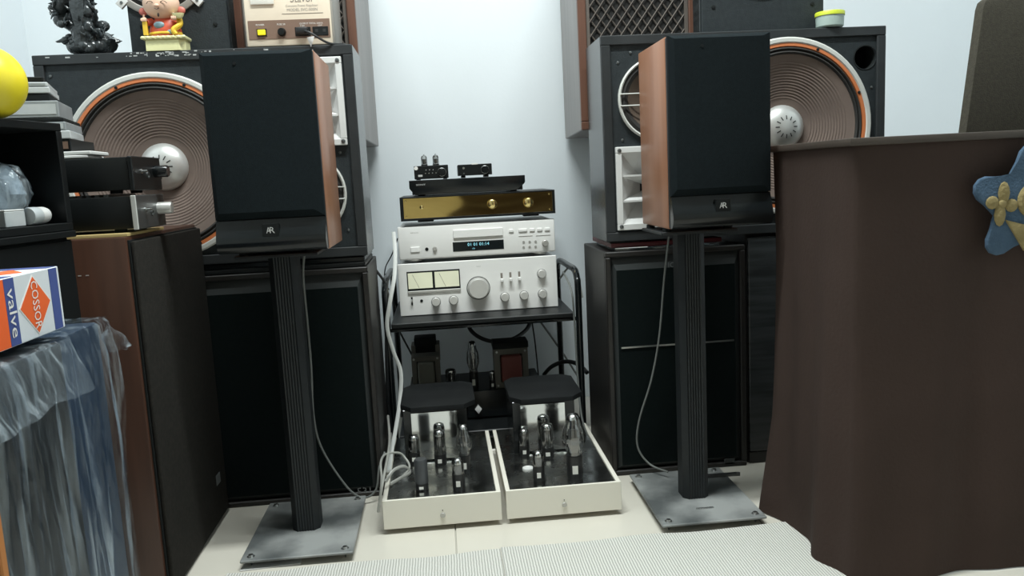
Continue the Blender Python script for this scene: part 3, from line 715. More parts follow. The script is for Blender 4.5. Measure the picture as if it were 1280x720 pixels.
MB().tube([(-.007, -.0345, .081), (-.002, -.0350, .0785), (.003, -.0345, .081)], .0007, 6, 4).build('mouth', 'ink', hd)
MB().ball((-.002, -.0290, .0685), .0026, (.8, .8, 1.6), 2).build('beard', 'ink', hd)
MB().lathe([(.030, .0), (.034, .006), (.026, .024), (.012, .034), (0, .036)], (-.002, -.002, .112), 'z', 24).build('hat', 'robe_red', t)
def mini_hand(c, parent, sx):
    b = MB().ball(c, .0058, (1, .8, 1), 2); 
    for k in range(4): b.tube([Vector(c)+Vector((-.004+.0026*k, -.003, .002)), Vector(c)+Vector((-.004+.0026*k, -.0062, .001)), Vector(c)+Vector((-.004+.0026*k, -.0062, -.003))], .0013, 6, 3)
    b.tube([Vector(c)+Vector((0, -.002, .003)), Vector(c)+Vector((sx*.001, -.003, .010))], .0017, 6, 1)
    return b.build('hand', 'skin_pink', parent)
mini_hand((-.034, -.018, .0615), t, 1)
mini_hand((.026, -.019, .064), t, -1)
MB().box(-.038, -.029, -.022, -.015, .031, .058, .001, 1).build('gold_tablet', 'gold_paint', t)
MB().lathe([(0, 0), (.007, .0), (.011, .005), (.0125, .010), (.009, .0085), (.005, .010), (0, .0115)], (.034, -.02, .062), (Vector((1, 0, 0)), Vector((0, .6, 0)), Vector((0, 0, 1))), 16).build('ingot', 'pale_gold', t)

# ------------------------------------------------------------------ rack
RX0, RX1 = -.140, .322
t = thing('equipment_rack', 'black tube-framed rack holding the silver amplifier stack', 'rack', (0, 0, 0))
for x in (-.150, .334):
    pts = [(x, 1.985, .003), (x, 1.985, .2), (x, 1.985, .40), (x, 1.995, .435), (x, 2.03, .452), (x, 2.12, .452), (x, 2.2, .452), (x, 2.29, .448), (x, 2.33, .43), (x, 2.34, .39), (x, 2.34, .2), (x, 2.34, .003)]
    MB().tube(pts, .0085, 12, 5).build('side_hoop', 'gloss_black', t)
MB().box(RX0, RX1, 1.98, 2.36, .336, .3485, .002, 1).build('shelf', 'satin_black', t)
MB().box(RX0, RX1, 1.99, 2.36, .045, .055, .002, 1).build('shelf', 'satin_black', t)
for z in (.342, .05):
    for y in (1.992, 2.34):
        MB().tube([(-.152, y, z-.012), (.336, y, z-.012)], .005, 8, 1).build('cross_bar', 'gloss_black', t)

Y0 = 2.08
def knob(parent, x, z, r, l, m='knob_silver', name='knob', skirt='matte_black'):
    k = MB().lathe([(r*1.1, 0), (r*1.1, .002), (r, .0025), (r*.97, l-.0015), (r*.92, l), (0, l)], (x, 0, z), '-y', 32).build(name, m, parent)
    MB().lathe([(r*1.16, .0002), (r*1.16, .0012), (r*1.05, .0016)], (x, 0, z), '-y', 32).build('skirt', skirt, k)
    return k
# integrated amplifier
def P(px, py, y=Y0): p = at(px, py, y=y); return p.x, p.z
axc = .0875
t = thing('integrated_amplifier', 'silver integrated amplifier with two lit meters and a big round volume knob', 'amplifier', (axc, Y0, .3485))
Z = .3485
def L_(px, py, cx, zb): p = at(px, py, y=Y0); return p.x-cx, p.z-zb
MB().box(-.205, .205, .008, .27, .006, .134, .002, 1).build('case', 'champagne_dark', t)
MB().box(-.208, .208, 0, .0078, .001, .138, .0015, 1).build('face_plate', 'champagne', t)
a = L_(508, 340, axc, Z); b_ = L_(576, 362, axc, Z)
x0, z1 = a[0], a[1]; x1, z0 = b_[0], b_[1]
MB().box(x0, x1, -.0012, -.0001, z0-.002, z1, .0004, 1).build('meter_bezel', 'matte_black', t)
xm = (x0+x1)/2
for q0, q1 in ((x0+.003, xm-.003), (xm+.003, x1-.003)):
    g = MB().box(q0, q1, -.0022, -.0011, z0+.010, z1-.004).build('meter', 'meter_lit', t, 'lit pale yellow meter')
    MB().tube([((q0+q1)/2-.004, -.0024, z0+.011), (q0+.012, -.0024, z1-.008)], .0004, 4, 1).build('needle', 'print_grey', g)
MB().box(x0, x1, -.004, -.0002, z0-.003, z0+.004, .001, 1).build('meter_ledge', 'champagne_dark', t)
kk = L_(598, 360, axc, Z); knob(t, kk[0], kk[1], .0265, .020, name='volume_knob')
for q in ((545, 377), (567, 375), (631, 371), (655, 369), (678, 367), (677, 342)): kk = L_(*q, axc, Z); knob(t, kk[0], kk[1], .0105, .014)
for q in ((627, 346), (638, 345), (649, 344)):
    kk = L_(*q, axc, Z)
    MB().box(kk[0]-.0028, kk[0]+.0028, -.0009, -.0001, kk[1]-.010, kk[1]+.010).build('lever_slot', 'print_grey', t)
    MB().box(kk[0]-.0036, kk[0]+.0036, -.014, -.0005, kk[1]-.012, kk[1]-.004, .001, 1).build('lever', 'champagne', t)
kk = L_(515, 376, axc, Z)
MB().box(kk[0]-.0022, kk[0]+.0022, -.0009, -.0001, kk[1]-.012, kk[1]+.010).build('power_slot', 'matte_black', t)
MB().box(kk[0]-.0018, kk[0]+.0018, -.010, -.0005, kk[1]-.003, kk[1]+.004, .0008, 1).build('power_lever', 'steel', t)
kk = L_(527, 376, axc, Z); MB().lathe([(.0038, .0003), (.0038, .0012), (.0024, .0012), (.0024, .0004), (0, .0004)], (kk[0], 0, kk[1]), '-y', 14).build('phones_jack', 'matte_black', t)
kk = L_(598, 333, axc, Z); lettering('TRIO', t, 'champagne_dark', (kk[0], 0, kk[1]), FX, FZ, .012, .0022)
mfoot = MB().cyl((0, 0, 0), .014, .006, 'z', 14).mesh('foot', 'matte_black')
for sx in (-1, 1):
    for yy in (.04, .24): link('foot', mfoot, t, loc=(sx*.16, yy, 0))

# disc player
dxc = .0905; Z = .4905
t = thing('disc_player', 'silver disc player with a black display, between the amplifier and the gold preamp', 'player', (dxc, Y0, Z))
MB().box(-.202, .202, .010, .26, .007, .090, .002, 1).build('case', 'champagne_dark', t)
MB().box(-.2045, .2045, 0, .0098, .006, .0925, .004, 3).build('face_plate', 'champagne', t)
def R2(a, b, cx=dxc, zb=Z): p, q = L_(*a, cx, zb), L_(*b, cx, zb); return p[0], q[0], (q[1]), (p[1])
def ctr(px, py, w, h, cx, zb): c = L_(px, py, cx, zb); return c[0]-w/2, c[0]+w/2, c[1]-h/2, c[1]+h/2
b_ = ctr(597.5, 291, .129, .021, dxc, Z)
MB().box(b_[0], b_[1], -.0045, .0002, b_[2], b_[3], .001, 1).build('disc_tray', 'champagne', t)
b_ = ctr(598, 307, .133, .0245, dxc, Z); MB().box(b_[0], b_[1], -.0010, .0002, b_[2], b_[3], .0005, 1).build('display', 'display_black', t)
c = L_(596, 305, dxc, Z); lettering('01 01 01:14', t, 'display_cyan', (c[0]+.004, -.0011, c[1]), FX, FZ, .056, .008)
c = L_(592, 310.5, dxc, Z); lettering('CD', t, 'display_cyan', (c[0], -.0011, c[1]), FX, FZ, .007, .003)
b_ = ctr(519, 312, .024, .0135, dxc, Z)
MB().box(b_[0], b_[1], -.003, 0, b_[2], b_[3], .001, 1).build('power_button', 'champagne', t)
c = L_(533.5, 311.5, dxc, Z); MB().lathe([(.0045, .0002), (.0045, .001), (.0028, .001), (.0028, .0003), (0, .0003)], (c[0], 0, c[1]), '-y', 14).build('phones_jack', 'matte_black', t)
c = L_(543.5, 311, dxc, Z); knob(t, c[0], c[1], .005, .006, 'champagne_dark', 'level_knob', 'print_grey')
c = L_(681.5, 304, dxc, Z); knob(t, c[0], c[1], .0075, .009, 'champagne_dark', 'jog_knob', 'print_grey')
for px, ww in ((639, .0125), (653.5, .023), (665, .0135), (674.5, .0135), (684, .0135)):
    b_ = ctr(px, 288.5-(px-639)*.045, ww, .008, dxc, Z)
    MB().box(b_[0], b_[1], -.003, 0, b_[2], b_[3], .0012, 1).build('button', 'champagne', t)
for px, ww in ((657, .037), (679, .038)):
    b_ = ctr(px, 295-(px-657)*.04, ww, .0012, dxc, Z); MB().box(b_[0], b_[1], -.0008, .0002, b_[2], b_[3]).build('rule', 'champagne_dark', t)
for i in range(3):
    for j in range(2):
        c = L_(654.5+7.5*i, 302.5-.3*i+6.4*j, dxc, Z); MB().lathe([(.0032, .0002), (.0032, .0014), (0, .0016)], (c[0], 0, c[1]), '-y', 12).build('button', 'champagne_dark', t)
c = L_(518, 291, dxc, Z); lettering('DENON', t, 'champagne_dark', (c[0], 0, c[1]), FX, FZ, .020, .0028)
for sx in (-1, 1):
    for yy in (.03, .23):
        link('foot', MB().lathe([(.0, 0), (.017, 0), (.019, .003), (.019, .007), (0, .007)], (0, 0, 0), 'z', 18).mesh('foot', 'knob_silver'), t, loc=(sx*.165, yy, 0))

# gold preamp
gx = .0975; Z = .5835
t = thing('gold_preamp', 'preamplifier with mirror gold front in a black frame, on the silver disc player', 'preamp', (gx, Y0-.004, Z))
w, z0, z1 = .2000, .0135, .0745
MB().box(-w, w, .008, .24, z0, z1, .001, 1).build('case', 'satin_black', t)
f = MB(); e = .006
f.box(-w, w, -.004, .0079, z0, z0+e, .0006, 1); f.box(-w, w, -.004, .0079, z1-e*.6, z1, .0006, 1); f.box(-w, -w+e*1.4, -.004, .0079, z0+e, z1-e*.6, .0006, 1); f.box(w-e*1.1, w, -.004, .0079, z0+e, z1-e*.6, .0006, 1)
f.build('front_frame', 'satin_black', t)
gp0, gp1, gz0, gz1 = -w+e*1.4, w-e*1.1, z0+e, z1-e*.6
def gold(i, j):
    x = gp0+(gp1-gp0)*i; zz = gz0+(gz1-gz0)*j
    return Vector((x, .0012+.0009*math.sin((zz-gz0)/.05*3.4+math.sin(x*14+1)*1.1+.4)+.0005*math.sin(x*23), zz))
MB().grid(gold, 80, 24).build('gold_front', 'gold_plate', t, ang=80)
MB().box(gp0, gp1, .004, .0078, gz0, gz1).build('backing_plate', 'satin_black', t)
for px, py, r, l in ((615, 255, .0122, .016), (660, 253, .0125, .016)):
    c = L_(px, py, gx, Z); MB().lathe([(r, 0), (r, l*.6), (r*.93, l*.85), (r*.6, l), (0, l)], (c[0], 0, c[1]), '-y', 32).build('knob', 'gold_knob', t)
c = L_(527, 259, gx, Z); MB().lathe([(.005, 0), (.005, .003), (.0026, .004), (.0026, .011), (0, .012)], (c[0], 0, c[1]), '-y', 20).build('toggle_switch', 'gold_knob', t)
ms_ = MB().lathe([(.0024, 0), (.0024, .0012), (0, .0016)], (0, 0, 0), '-y', 10).mesh('corner_screw', 'gold_knob')
for sx in (-1, 1):
    for zz in (z0+.012, z1-.010): link('corner_screw', ms_, t, loc=(sx*.186, -.0006, zz))
for sx in (-1, 1):
    for yy in (.0, .19): MB().box(sx*.137-.021, sx*.137+.021, yy, yy+.035, .0095, z0, .002, 1).build('foot', 'matte_black', t)

# slim black player
sx0 = .0735; Z = .6585
t = thing('slim_player', 'slim black disc player with white lettering, on the gold preamp', 'player', (sx0, Y0+.004, Z))
prof = [(-.136, .003), (.126, .003), (.1475, .020), (.1495, .024), (.1495, .041), (-.1495, .041), (-.1495, .022), (-.1475, .018)]
MB().prism(prof, 0, .006, '-y', (0, .004, 0), .001).build('front', 'gloss_black', t)
MB().box(-.143, .143, .0041, .17, .004, .0405, .001, 1).build('case', 'satin_black', t)
c = at(526, 231, y=Y0); lettering('SONY', t, 'print_pale', (c.x-sx0, -.0021, c.z-Z), FX, FZ, .024, .0042)
for a_ in (-1, 1):
    for yy in (.02, .14): MB().cyl((a_*.12, yy, 0), .009, .004, 'z', 12).build('foot', 'matte_black', t)

# two mini boxes
def tube_mini(parent, x, y, z, top):
    tb = MB().cyl((x, y, z), .0085, .004, 'z', 14).build('valve', 'tube_base', parent)
    MB().lathe([(.0078, .004), (.0078, .022), (.006, .026), (.002, .0275), (.001, .031), (0, .031)], (x, y, z), 'z', 16).build('glass', 'tube_glass', tb)
    MB().cyl((x, y, z+.005), .0045, .013, 'z', 10).build('plates', 'anode', tb)
    if top: MB().lathe([(.0072, .021), (.0058, .0257), (.002, .027), (0, .027)], (x, y, z), 'z', 16).build('getter', 'getter', tb)
Z = .6998
t = thing('valve_headphone_amp', 'small black box with two glass valves on top, on the slim black player', 'amplifier', (-.0175, Y0+.01, Z))
MB().box(-.0435, .0435, .004, .10, .003, .0355, .0015, 1).build('case', 'satin_black', t)
MB().box(-.0438, .0438, 0, .0039, .002, .036, .0012, 1).build('face_plate', 'satin_black', t)
knob(t, .027, .018, .0095, .010, 'gloss_black', 'volume_knob', 'steel')
MB().lathe([(.005, .0002), (.005, .001), (0, .0012)], (-.0385, 0, .0305), '-y', 14).build('sticker', 'print_white', t)
for k in range(4): MB().lathe([(.0014, .0002), (.0014, .0014), (0, .0016)], (-.015+.009*k, 0, .0165), '-y', 8).build('toggle', 'steel', t)
for k in range(3): MB().lathe([(.0012, .0002), (.0012, .0006), (0, .0007)], (-.013+.009*k, 0, .025), '-y', 8).build('indicator', 'print_pale', t)
MB().box(-.034, -.023, -.0006, -.0001, .0085, .0135).build('usb_port', 'print_pale', t)
tube_mini(t, -.017, .03, .0355, False); tube_mini(t, .013, .03, .0355, True)
for sx in (-1, 1):
    for yy in (.01, .09): MB().cyl((sx*.035, yy, 0), .005, .003, 'z', 10).build('foot', 'matte_black', t)
t = thing('mini_amplifier', 'small plain black box with one knob, on the slim black player', 'amplifier', (.095, Y0+.01, Z))
MB().box(-.0435, .0435, .004, .10, .006, .0335, .0012, 1).build('case', 'satin_black', t)
MB().box(-.044, .044, 0, .0039, .0055, .034, .001, 1).build('face_plate', 'satin_black', t)
knob(t, .026, .019, .009, .010, 'gloss_black', 'volume_knob', 'steel')
MB().box(-.008, .008, .0, .0015, .0325, .0362, .0005, 1).build('tape', 'print_white', t)
MB().lathe([(.003, .0002), (.003, .001), (0, .001)], (-.029, 0, .025), '-y', 10).build('jack', 'steel', t)
MB().lathe([(.0022, .0002), (.0022, .0006), (0, .0006)], (-.029, 0, .0115), '-y', 10).build('jack', 'dark_steel', t)
for sx in (-1, 1):
    for yy in (.012, .08): MB().box(sx*.030-.005, sx*.030+.005, yy-.008, yy+.008, 0, .0055, .001, 1).build('foot', 'matte_black', t)

# ------------------------------------------------------------------ monoblock valve amplifiers
def valve(parent, x, y, z, h, r, kind):
    hb = h*{'gt': .38, 'metal': .22, 'st': .36, 'black': .30, 'half': .5}[kind]
    tb = MB().lathe([(0, 0), (r*.92, 0), (r*.96, hb*.1), (r*.96, hb), (0, hb)], (x, y, z), 'z', 24).build('valve', 'tube_base', parent)
    if kind == 'metal':
        MB().lathe([(r, hb), (r, h*.93), (r*.85, h*.98), (0, h)], (x, y, z), 'z', 24).build('shell', 'tube_metal', tb)
    elif kind == 'st':
        R = r*1.36
        pr = [(r*.85, hb), (r*.9, hb+.1*(h-hb)), (R, hb+.3*(h-hb)), (R*1.02, hb+.42*(h-hb)), (R*.9, hb+.62*(h-hb)), (R*.66, hb+.76*(h-hb)), (R*.62, hb+.88*(h-hb)), (R*.45, h*.985), (0, h)]
        MB().lathe(pr, (x, y, z), 'z', 28).build('glass', 'tube_glass', tb, ang=70)
        MB().box(x-r*.55, x+r*.55, y-r*.3, y+r*.3, z+hb+.06*(h-hb), z+hb+.6*(h-hb), .001, 1).build('plates', 'anode', tb)
        MB().lathe([(R*.60, hb+.86*(h-hb)), (R*.44, h*.98), (0, h*.995)], (x, y, z), 'z', 24).build('getter', 'getter', tb, ang=70)
    else:
        pr = [(r*.9, hb), (r*.93, h*.86), (r*.8, h*.95), (r*.4, h*.99), (0, h)]
        MB().lathe(pr, (x, y, z), 'z', 24).build('glass', 'tube_glass', tb, ang=70)
        q = .84
        MB().cyl((x, y, z+hb), r*(.82 if kind == 'black' else .5), (h-hb)*(.72 if kind == 'black' else .6), 'z', 18).build('plates', 'anode', tb)
        MB().lathe([(r*.88, h*.82), (r*.88, h*.86), (r*.76, h*.945), (r*.38, h*.98), (0, h*.99)], (x, y, z), 'z', 24).build('getter', 'getter', tb, ang=70)
    MB().box(x-r*.42, x+r*.22, y-r-.0006, y-r*.90, z+hb*.28, z+hb*.62).build('label_sticker', 'sticker', tb)
def monoblock(x0, x1, label, valves):
    cx = (x0+x1)/2; w = x1-x0; y0 = 1.538
    t = thing('valve_monoblock', label, 'amplifier', (cx, y0, 0))
    zt = .0675
    MB().box(-w/2, w/2, 0, .005, .011, .0715, .0008, 1).build('front_panel', 'ivory_paint', t)
    MB().box(-w/2+.004, w/2-.004, .0052, .40, .012, zt-.003, .001, 1).build('chassis', 'ivory_paint', t)
    for s_ in (-1, 1): MB().box(s_*(w/2-.0045)-.0045, s_*(w/2-.0045)+.0045, .0052, .40, zt-.003, zt+.003, .0006, 1).build('side_rail', 'ivory_paint', t)
    MB().box(-w/2+.0095, w/2-.0095, .0052, .40, zt-.003, zt).build('top_plate', 'mirror_dark', t)
    MB().lathe([(.0052, 0), (.0052, .002), (.0045, .003), (0, .003)], (.0, 0, .032), '-y', 20).build('power_button', 'champagne_dark', t)
    MB().lathe([(.0011, 0), (.0011, .0008), (0, .0008)], (0, 0, .042), '-y', 8).build('indicator', 'matte_black', t)
    # transformer cover with octagonal lid
    cw = w*.34
    cv = MB().box(-cw*.84-.012, cw*.94-.012, .222, .395, zt, .189, .001, 1).build('transformer_cover', 'gloss_black', t)
    MB().box(-cw*.62-.012, cw*.66-.012, .2185, .2219, zt+.004, .182, .0005, 1).build('front_plate', 'chrome', cv)
    MB().prism([(-cw*.75, .203), (cw*.72, .203), (cw*1.05, .235), (cw*1.05, .385), (cw*.75, .41), (-cw*.8, .41), (-cw*1.05, .38), (-cw*1.05, .235)], .189, .2, 'z', (0, 0, 0), .002).build('lid', 'lid_black', cv)
    for px, py, h, r, k in valves:
        p = at(px, py, z=zt); valve(t, p.x-cx, p.y-y0, zt, h, r, k)
    for s_ in (-1, 1):
        for yy in (.05, .36): MB().cyl((s_*(w/2-.03), yy, 0), .012, .0122, 'z', 14).build('foot', 'matte_black', t)
    return t
monoblock(-.152, .0855, 'ivory valve monoblock with wires over its side, beside the number-badged bass cabinet',
          [(519, 578, .066, .0135, 'gt'), (528, 611, .066, .0138, 'metal'), (551, 580, .082, .0140, 'black'), (574, 611, .068, .0135, 'half'), (582, 590, .108, .0125, 'st')])
t = monoblock(.0955, .332, 'ivory valve monoblock with a big pear-shaped glass valve, beside the silver-lined bass cabinet',
          [(656, 569, .064, .0120, 'gt'), (685, 571, .080, .0150, 'black'), (674, 600, .065, .0128, 'half'), (719, 597, .140, .0175, 'st')])
p = at(660, 586, z=.0675); MB().lathe([(.012, .0), (.012, .003), (.010, .0035), (.008, .002), (0, .002)], (p.x-.21375, p.y-1.538, .0675), 'z', 20).build('white_disc', 'horn_white', t)  # small round white disc on the chassis top

# amplifier on the lower rack shelf
t = thing('valve_amplifier', 'dark home-built valve amplifier with bare transformers on the lower rack shelf', 'amplifier', (.06, 2.09, .055))
MB().box(-.175, .19, 0, .22, .002, .075, .001, 1).build('chassis', 'satin_black', t)
MB().box(-.02, .11, -.004, -.0002, .006, .078, .001, 1).build('front_panel', 'gloss_black', t)
k = MB().prism([(-.009, 0), (0, -.012), (.009, 0), (0, .012)], 0, .012, '-y', (.008, -.0045, .030), .002).build('selector_knob', 'horn_white', t)
def transformer(x, y, w, h, d, coil, cap):
    tr = MB(); a = w/2; e = w*.17
    tr.box(x-a, x+a, y, y+d, .075, .075+e); tr.box(x-a, x+a, y, y+d, .075+h-e, .075+h); tr.box(x-a, x-a+e, y, y+d, .075+e, .075+h-e); tr.box(x+a-e, x+a, y, y+d, .075+e, .075+h-e)
    o = tr.build('transformer', 'iron_core', t)
    MB().box(x-a+e+.003, x+a-e-.003, y-.012, y+d+.012, .075+e+.002, .075+h-e-.002, .006, 3).build('coil', coil, o)
    if cap: MB().box(x-a*1.05, x+a*1.05, y-.003, y+d+.003, .075+h, .075+h+.018, .002, 1).build('end_bell', 'matte_black', o)
    for sx in (-1, 1):
        for zz in (.075+e*.5, .075+h-e*.5): MB().lathe([(.003, 0), (.003, .003), (0, .003)], (x+sx*(a-e*.5), y, zz), '-y', 8).build('bolt', 'steel', o)
transformer(-.125, .03, .076, .10, .05, 'coil_paper', False)
transformer(.105, .02, .092, .108, .06, 'coil_red', True)
b = MB().box(-.155, -.095, .085, .14, .075, .215, .003, 2); b.build('rear_transformer', 'matte_black', t)
for s_ in (-1, 1): MB().box(-.125+s_*.033-.006, -.125+s_*.033+.006, .083, .142, .150, .195, .001, 1).build('clamp', 'iron_core', t)
for x, y, h, r, k in ((.002, .03, .135, .0125, 'st'), (.052, .025, .05, .0095, 'half'), (-.06, .05, .058, .016, 'gt')): valve(t, x, y, .075, h, r, k)
for sx in (-1, 1):
    for yy in (.03, .19): MB().cyl((.0075+sx*.14, yy, 0), .01, .002, 'z', 10).build('foot', 'matte_black', t)

# ------------------------------------------------------------------ cables
def cable(name, pts, r, m, label, flat=1.0, seg=8):
    o = MB().tube(pts, r, seg, 6, flat).build(name, m); return tag(o, label, 'cable')
def A(*l): return [at(px, py, y=y) for px, py, y in l]
cable('speaker_wire', A((381, 312, 1.66), (379, 345, 1.68), (384, 400, 1.70), (389, 460, 1.705), (392, 520, 1.71), (403, 562, 1.72), (434, 609, 1.71), (455, 622, 1.705), (470, 612, 1.71), (474, 585, 1.72), (481, 565, 1.74)), .0024, 'cable_grey', 'grey speaker wire looping down behind the left stand post')
cable('speaker_wire', A((836, 296, 1.68), (830, 350, 1.69), (824, 420, 1.70), (814, 475, 1.71), (799, 525, 1.715), (797, 558, 1.715), (812, 580, 1.70), (835, 590, 1.66)), .0022, 'cable_grey', 'grey speaker wire hanging in front of the silver-lined bass cabinet')
cable('ribbon_cable', A((492, 290, 2.08), (494, 315, 2.04), (493, 345, 1.98), (488, 375, 1.955), (484, 408, 1.955), (492, 440, 1.955), (501, 465, 1.95), (500, 500, 1.93), (494, 540, 1.86), (489, 566, 1.78), (486, 590, 1.68)), .0050, 'cable_white', 'white flat cable hanging down beside the rack shelf', .3)
cable('signal_wire', A((482, 602, 1.60), (492, 588, 1.62), (505, 583, 1.64), (513, 590, 1.65), (500, 598, 1.60), (488, 605, 1.56)), .0034, 'cable_clear', 'loop of flat pale wire lying on the wired monoblock', .4)
cable('signal_wire', A((474, 630, 1.545), (477, 600, 1.56), (476, 578, 1.6), (482, 568, 1.66), (498, 566, 1.68), (506, 572, 1.68), (512, 584, 1.66), (503, 596, 1.62)), .0024, 'cable_clear', 'thin pale wire arching over the edge of the wired monoblock')
cable('signal_wire', A((473, 640, 1.535), (475, 624, 1.535), (478, 605, 1.54), (482, 585, 1.58), (486, 562, 1.70), (487, 545, 1.80), (485, 520, 1.92)), .0030, 'cable_clear', 'pale wire running down past the monoblock to the floor')
cable('black_cable', A((458, 318, 1.98), (468, 335, 2.0), (480, 352, 2.0), (486, 372, 2.02)), .0032, 'cable_black', 'black cord from the scuffed monitor to the rack')
cable('black_cable', A((497, 298, 2.11), (490, 318, 2.12), (482, 334, 2.14), (481, 350, 2.16), (486, 362, 2.2)), .0016, 'cable_black', 'thin black wire beside the silver disc player')
cable('black_cable', A((484, 350, 2.02), (482, 372, 1.967), (484, 395, 1.967), (483, 430, 1.967), (485, 500, 1.967), (490, 540, 1.967)), .0042, 'cable_black', 'black cord running down the left rack hoop')
cable('black_cable', A((584, 398, 2.3), (588, 412, 2.28), (600, 422, 2.26), (618, 427, 2.25), (640, 424, 2.25), (658, 412, 2.28), (664, 398, 2.3)), .006, 'cable_black', 'thick black cord sagging under the rack shelf')
cable('black_cable', A((492, 400, 2.37), (505, 425, 2.38), (518, 450, 2.39), (526, 470, 2.39)), .0028, 'cable_black', 'black cord along the wall under the rack, behind the transformers')
cable('black_cable', A((674, 400, 2.37), (690, 422, 2.385), (706, 445, 2.39), (722, 470, 2.39)), .0030, 'cable_grey', 'grey cord slanting along the wall behind the rack')
cable('black_cable', A((664, 395, 2.38), (669, 430, 2.39), (673, 470, 2.39)), .0022, 'cable_black', 'thin cord straight down the wall under the rack')
cable('black_cable', A((680, 468, 2.25), (690, 458, 2.2), (706, 452, 2.15), (722, 455, 2.1), (734, 466, 2.06)), .0060, 'cable_black', 'thick black cord arching past the right rack leg')
cable('signal_wire', A((704, 340, 2.1), (714, 362, 1.97), (718, 400, 1.965), (722, 470, 1.965), (727, 520, 1.93), (735, 545, 1.85), (750, 575, 1.73)), .0026, 'cable_grey', 'grey wire down the right rack leg to the silver-lined bass cabinet')
cable('signal_wire', A((700, 348, 2.2), (712, 334, 2.16), (722, 345, 2.12), (728, 372, 2.10)), .0028, 'cable_clear', 'pale wire curling over the right rack hoop')

# ------------------------------------------------------------------ walnut floor speaker
t = thing('floor_speaker', 'tall walnut floor speaker with a brown-black grille, under the two small black amplifiers', 'speaker', (-.51, 1.36, 0))
MB().box(-.30, -.006, 0, .38, 0, .632, .003, 2).build('cabinet', 'walnut', t)
MB().box(-.0058, -.002, .006, .374, .006, .626, .0005, 1).build('baffle', 'matte_black', t)
mat('grille_brown', (0.018, 0.017, 0.015), 0.95, col2=(0.024, 0.022, 0.019), scale=120, bump=.2, bscale=600, spec=.15)
MB().box(-.0019, .006, .007, .373, .008, .624, .003, 3).build('grille', 'grille_brown', t)
MB().box(.006, .0075, .300, .327, .085, .107, .0006, 1).build('badge', 'print_dim', t)
pp = MB()
for k in range(6): pp.box(-.135+.012*k, -.130+.012*k, -.0004, .0006, .572, .5735)
pp.build('scratch', 'print_pale', t, kind='stuff')
tag(MB().prism([(-.74, 1.375), (-.517, 1.372), (-.52, 1.56), (-.74, 1.58)], .6325, .6375, 'z', bev=.001).build('envelope', 'envelope'), 'tan envelope under the silver-fronted small amplifier', 'envelope')
# small amplifiers on top (facing +x)
def headphone_amp(z, h, label, face, knobm, x1, kx, kz, kr):
    t = thing('desktop_amplifier', label, 'amplifier', (-.51, 1.39, z))
    MB().box(-.25, 0, 0, .130, .006, h, .002, 2).build('case', 'satin_black', t)
    MB().box(.0002, .008, -.003, .133, .004, h+.001, .0015, 1).build('face_plate', face, t)
    MB().lathe([(kr, 0), (kr, .022), (kr*.9, .024), (0, .024)], (.008, .100, kz), 'x', 24).build('volume_knob', knobm, t)
    MB().lathe([(.004, 0), (.004, .002), (.0022, .003), (.0022, .010), (0, .011)], (.008, .035, kz), 'x', 12).build('toggle', 'steel', t)
    MB().lathe([(.006, 0), (.006, .002), (.004, .002), (.004, .0005), (0, .0005)], (.008, .065, kz-.006), 'x', 12).build('phones_jack', 'dark_steel', t)
    for xx in (-.22, -.03):
        for yy in (.02, .11): MB().cyl((xx, yy, 0), .010, .006, 'z', 12).build('foot', 'matte_black', t)
    return t
t = headphone_amp(.6378, .060, 'small black amplifier with brushed silver front, lowest on the walnut speaker', 'dark_steel', 'knob_silver', 0, 0, .036, .0105)
MB().box(.0002, .0085, -.0065, -.0031, .004, .061, .0008, 1).build('edge_strip', 'knob_silver', t)
fins = MB()
for k in range(12): fins.box(-.20+.014*k, -.192+.014*k, .004, .126, .0602, .0645)
fins.build('vent_fins', 'dark_steel', t, kind='stuff')
t2 = headphone_amp(.6990+.0035, .060, 'small all-black amplifier with black knob, stacked on the silver-fronted one', 'satin_black', 'gloss_black', 0, 0, .036, .0105)

# stack of cases on top
z = .7640
def case(name, label, m, w, d, h, x1, y, rot, cat='case', spine=None, group=None):
    global z
    t = thing(name, label, cat, (x1, y, z), math.radians(rot))
    MB().box(-w, 0, 0, d, 0, h, min(.0012, h*.3), 1).build('cover', m, t)
    if spine: MB().box(-w+.004, -.004, -.0006, -.0001, h*.2, h*.8).build('spine', spine, t)
    z += h+.0006
case('paper_sheet', 'folded white paper at the bottom of the case stack', 'paper', .14, .10, .005, -.575, 1.40, 8, 'paper')
case('paper_sheet', 'white leaflet sticking out above the folded paper', 'paper', .15, .09, .006, -.570, 1.40, 4, 'paper')
case('disc_case', 'black case with a long brown strip, low in the stack', 'satin_black', .13, .125, .020, -.600, 1.40, 6, spine='regulator_brown')
case('disc_case', 'thick white case in the middle of the stack', 'case_white', .14, .125, .013, -.598, 1.40, 14)
case('disc_case', 'pale grey case above the thick white case', 'case_grey', .14, .125, .014, -.604, 1.40, 12, spine='case_white')
case('disc_case', 'thin black case under the grey tray case', 'matte_black', .14, .125, .006, -.606, 1.40, 12)
case('disc_case', 'tall grey plastic tray case with a recessed side', 'case_grey', .14, .125, .027, -.612, 1.40, 14, spine='case_white')
case('disc_case', 'black case above the grey tray case', 'matte_black', .135, .125, .011, -.624, 1.40, 16)
case('disc_case', 'white-edged case near the top of the stack', 'case_white', .135, .125, .010, -.622, 1.40, 18)
case('disc_case', 'narrow white case second from the top', 'case_white', .13, .125, .007, -.624, 1.40, 18, spine='case_grey')
case('disc_case', 'black case lying on top of the stack', 'satin_black', .13, .125, .008, -.630, 1.40, 20)

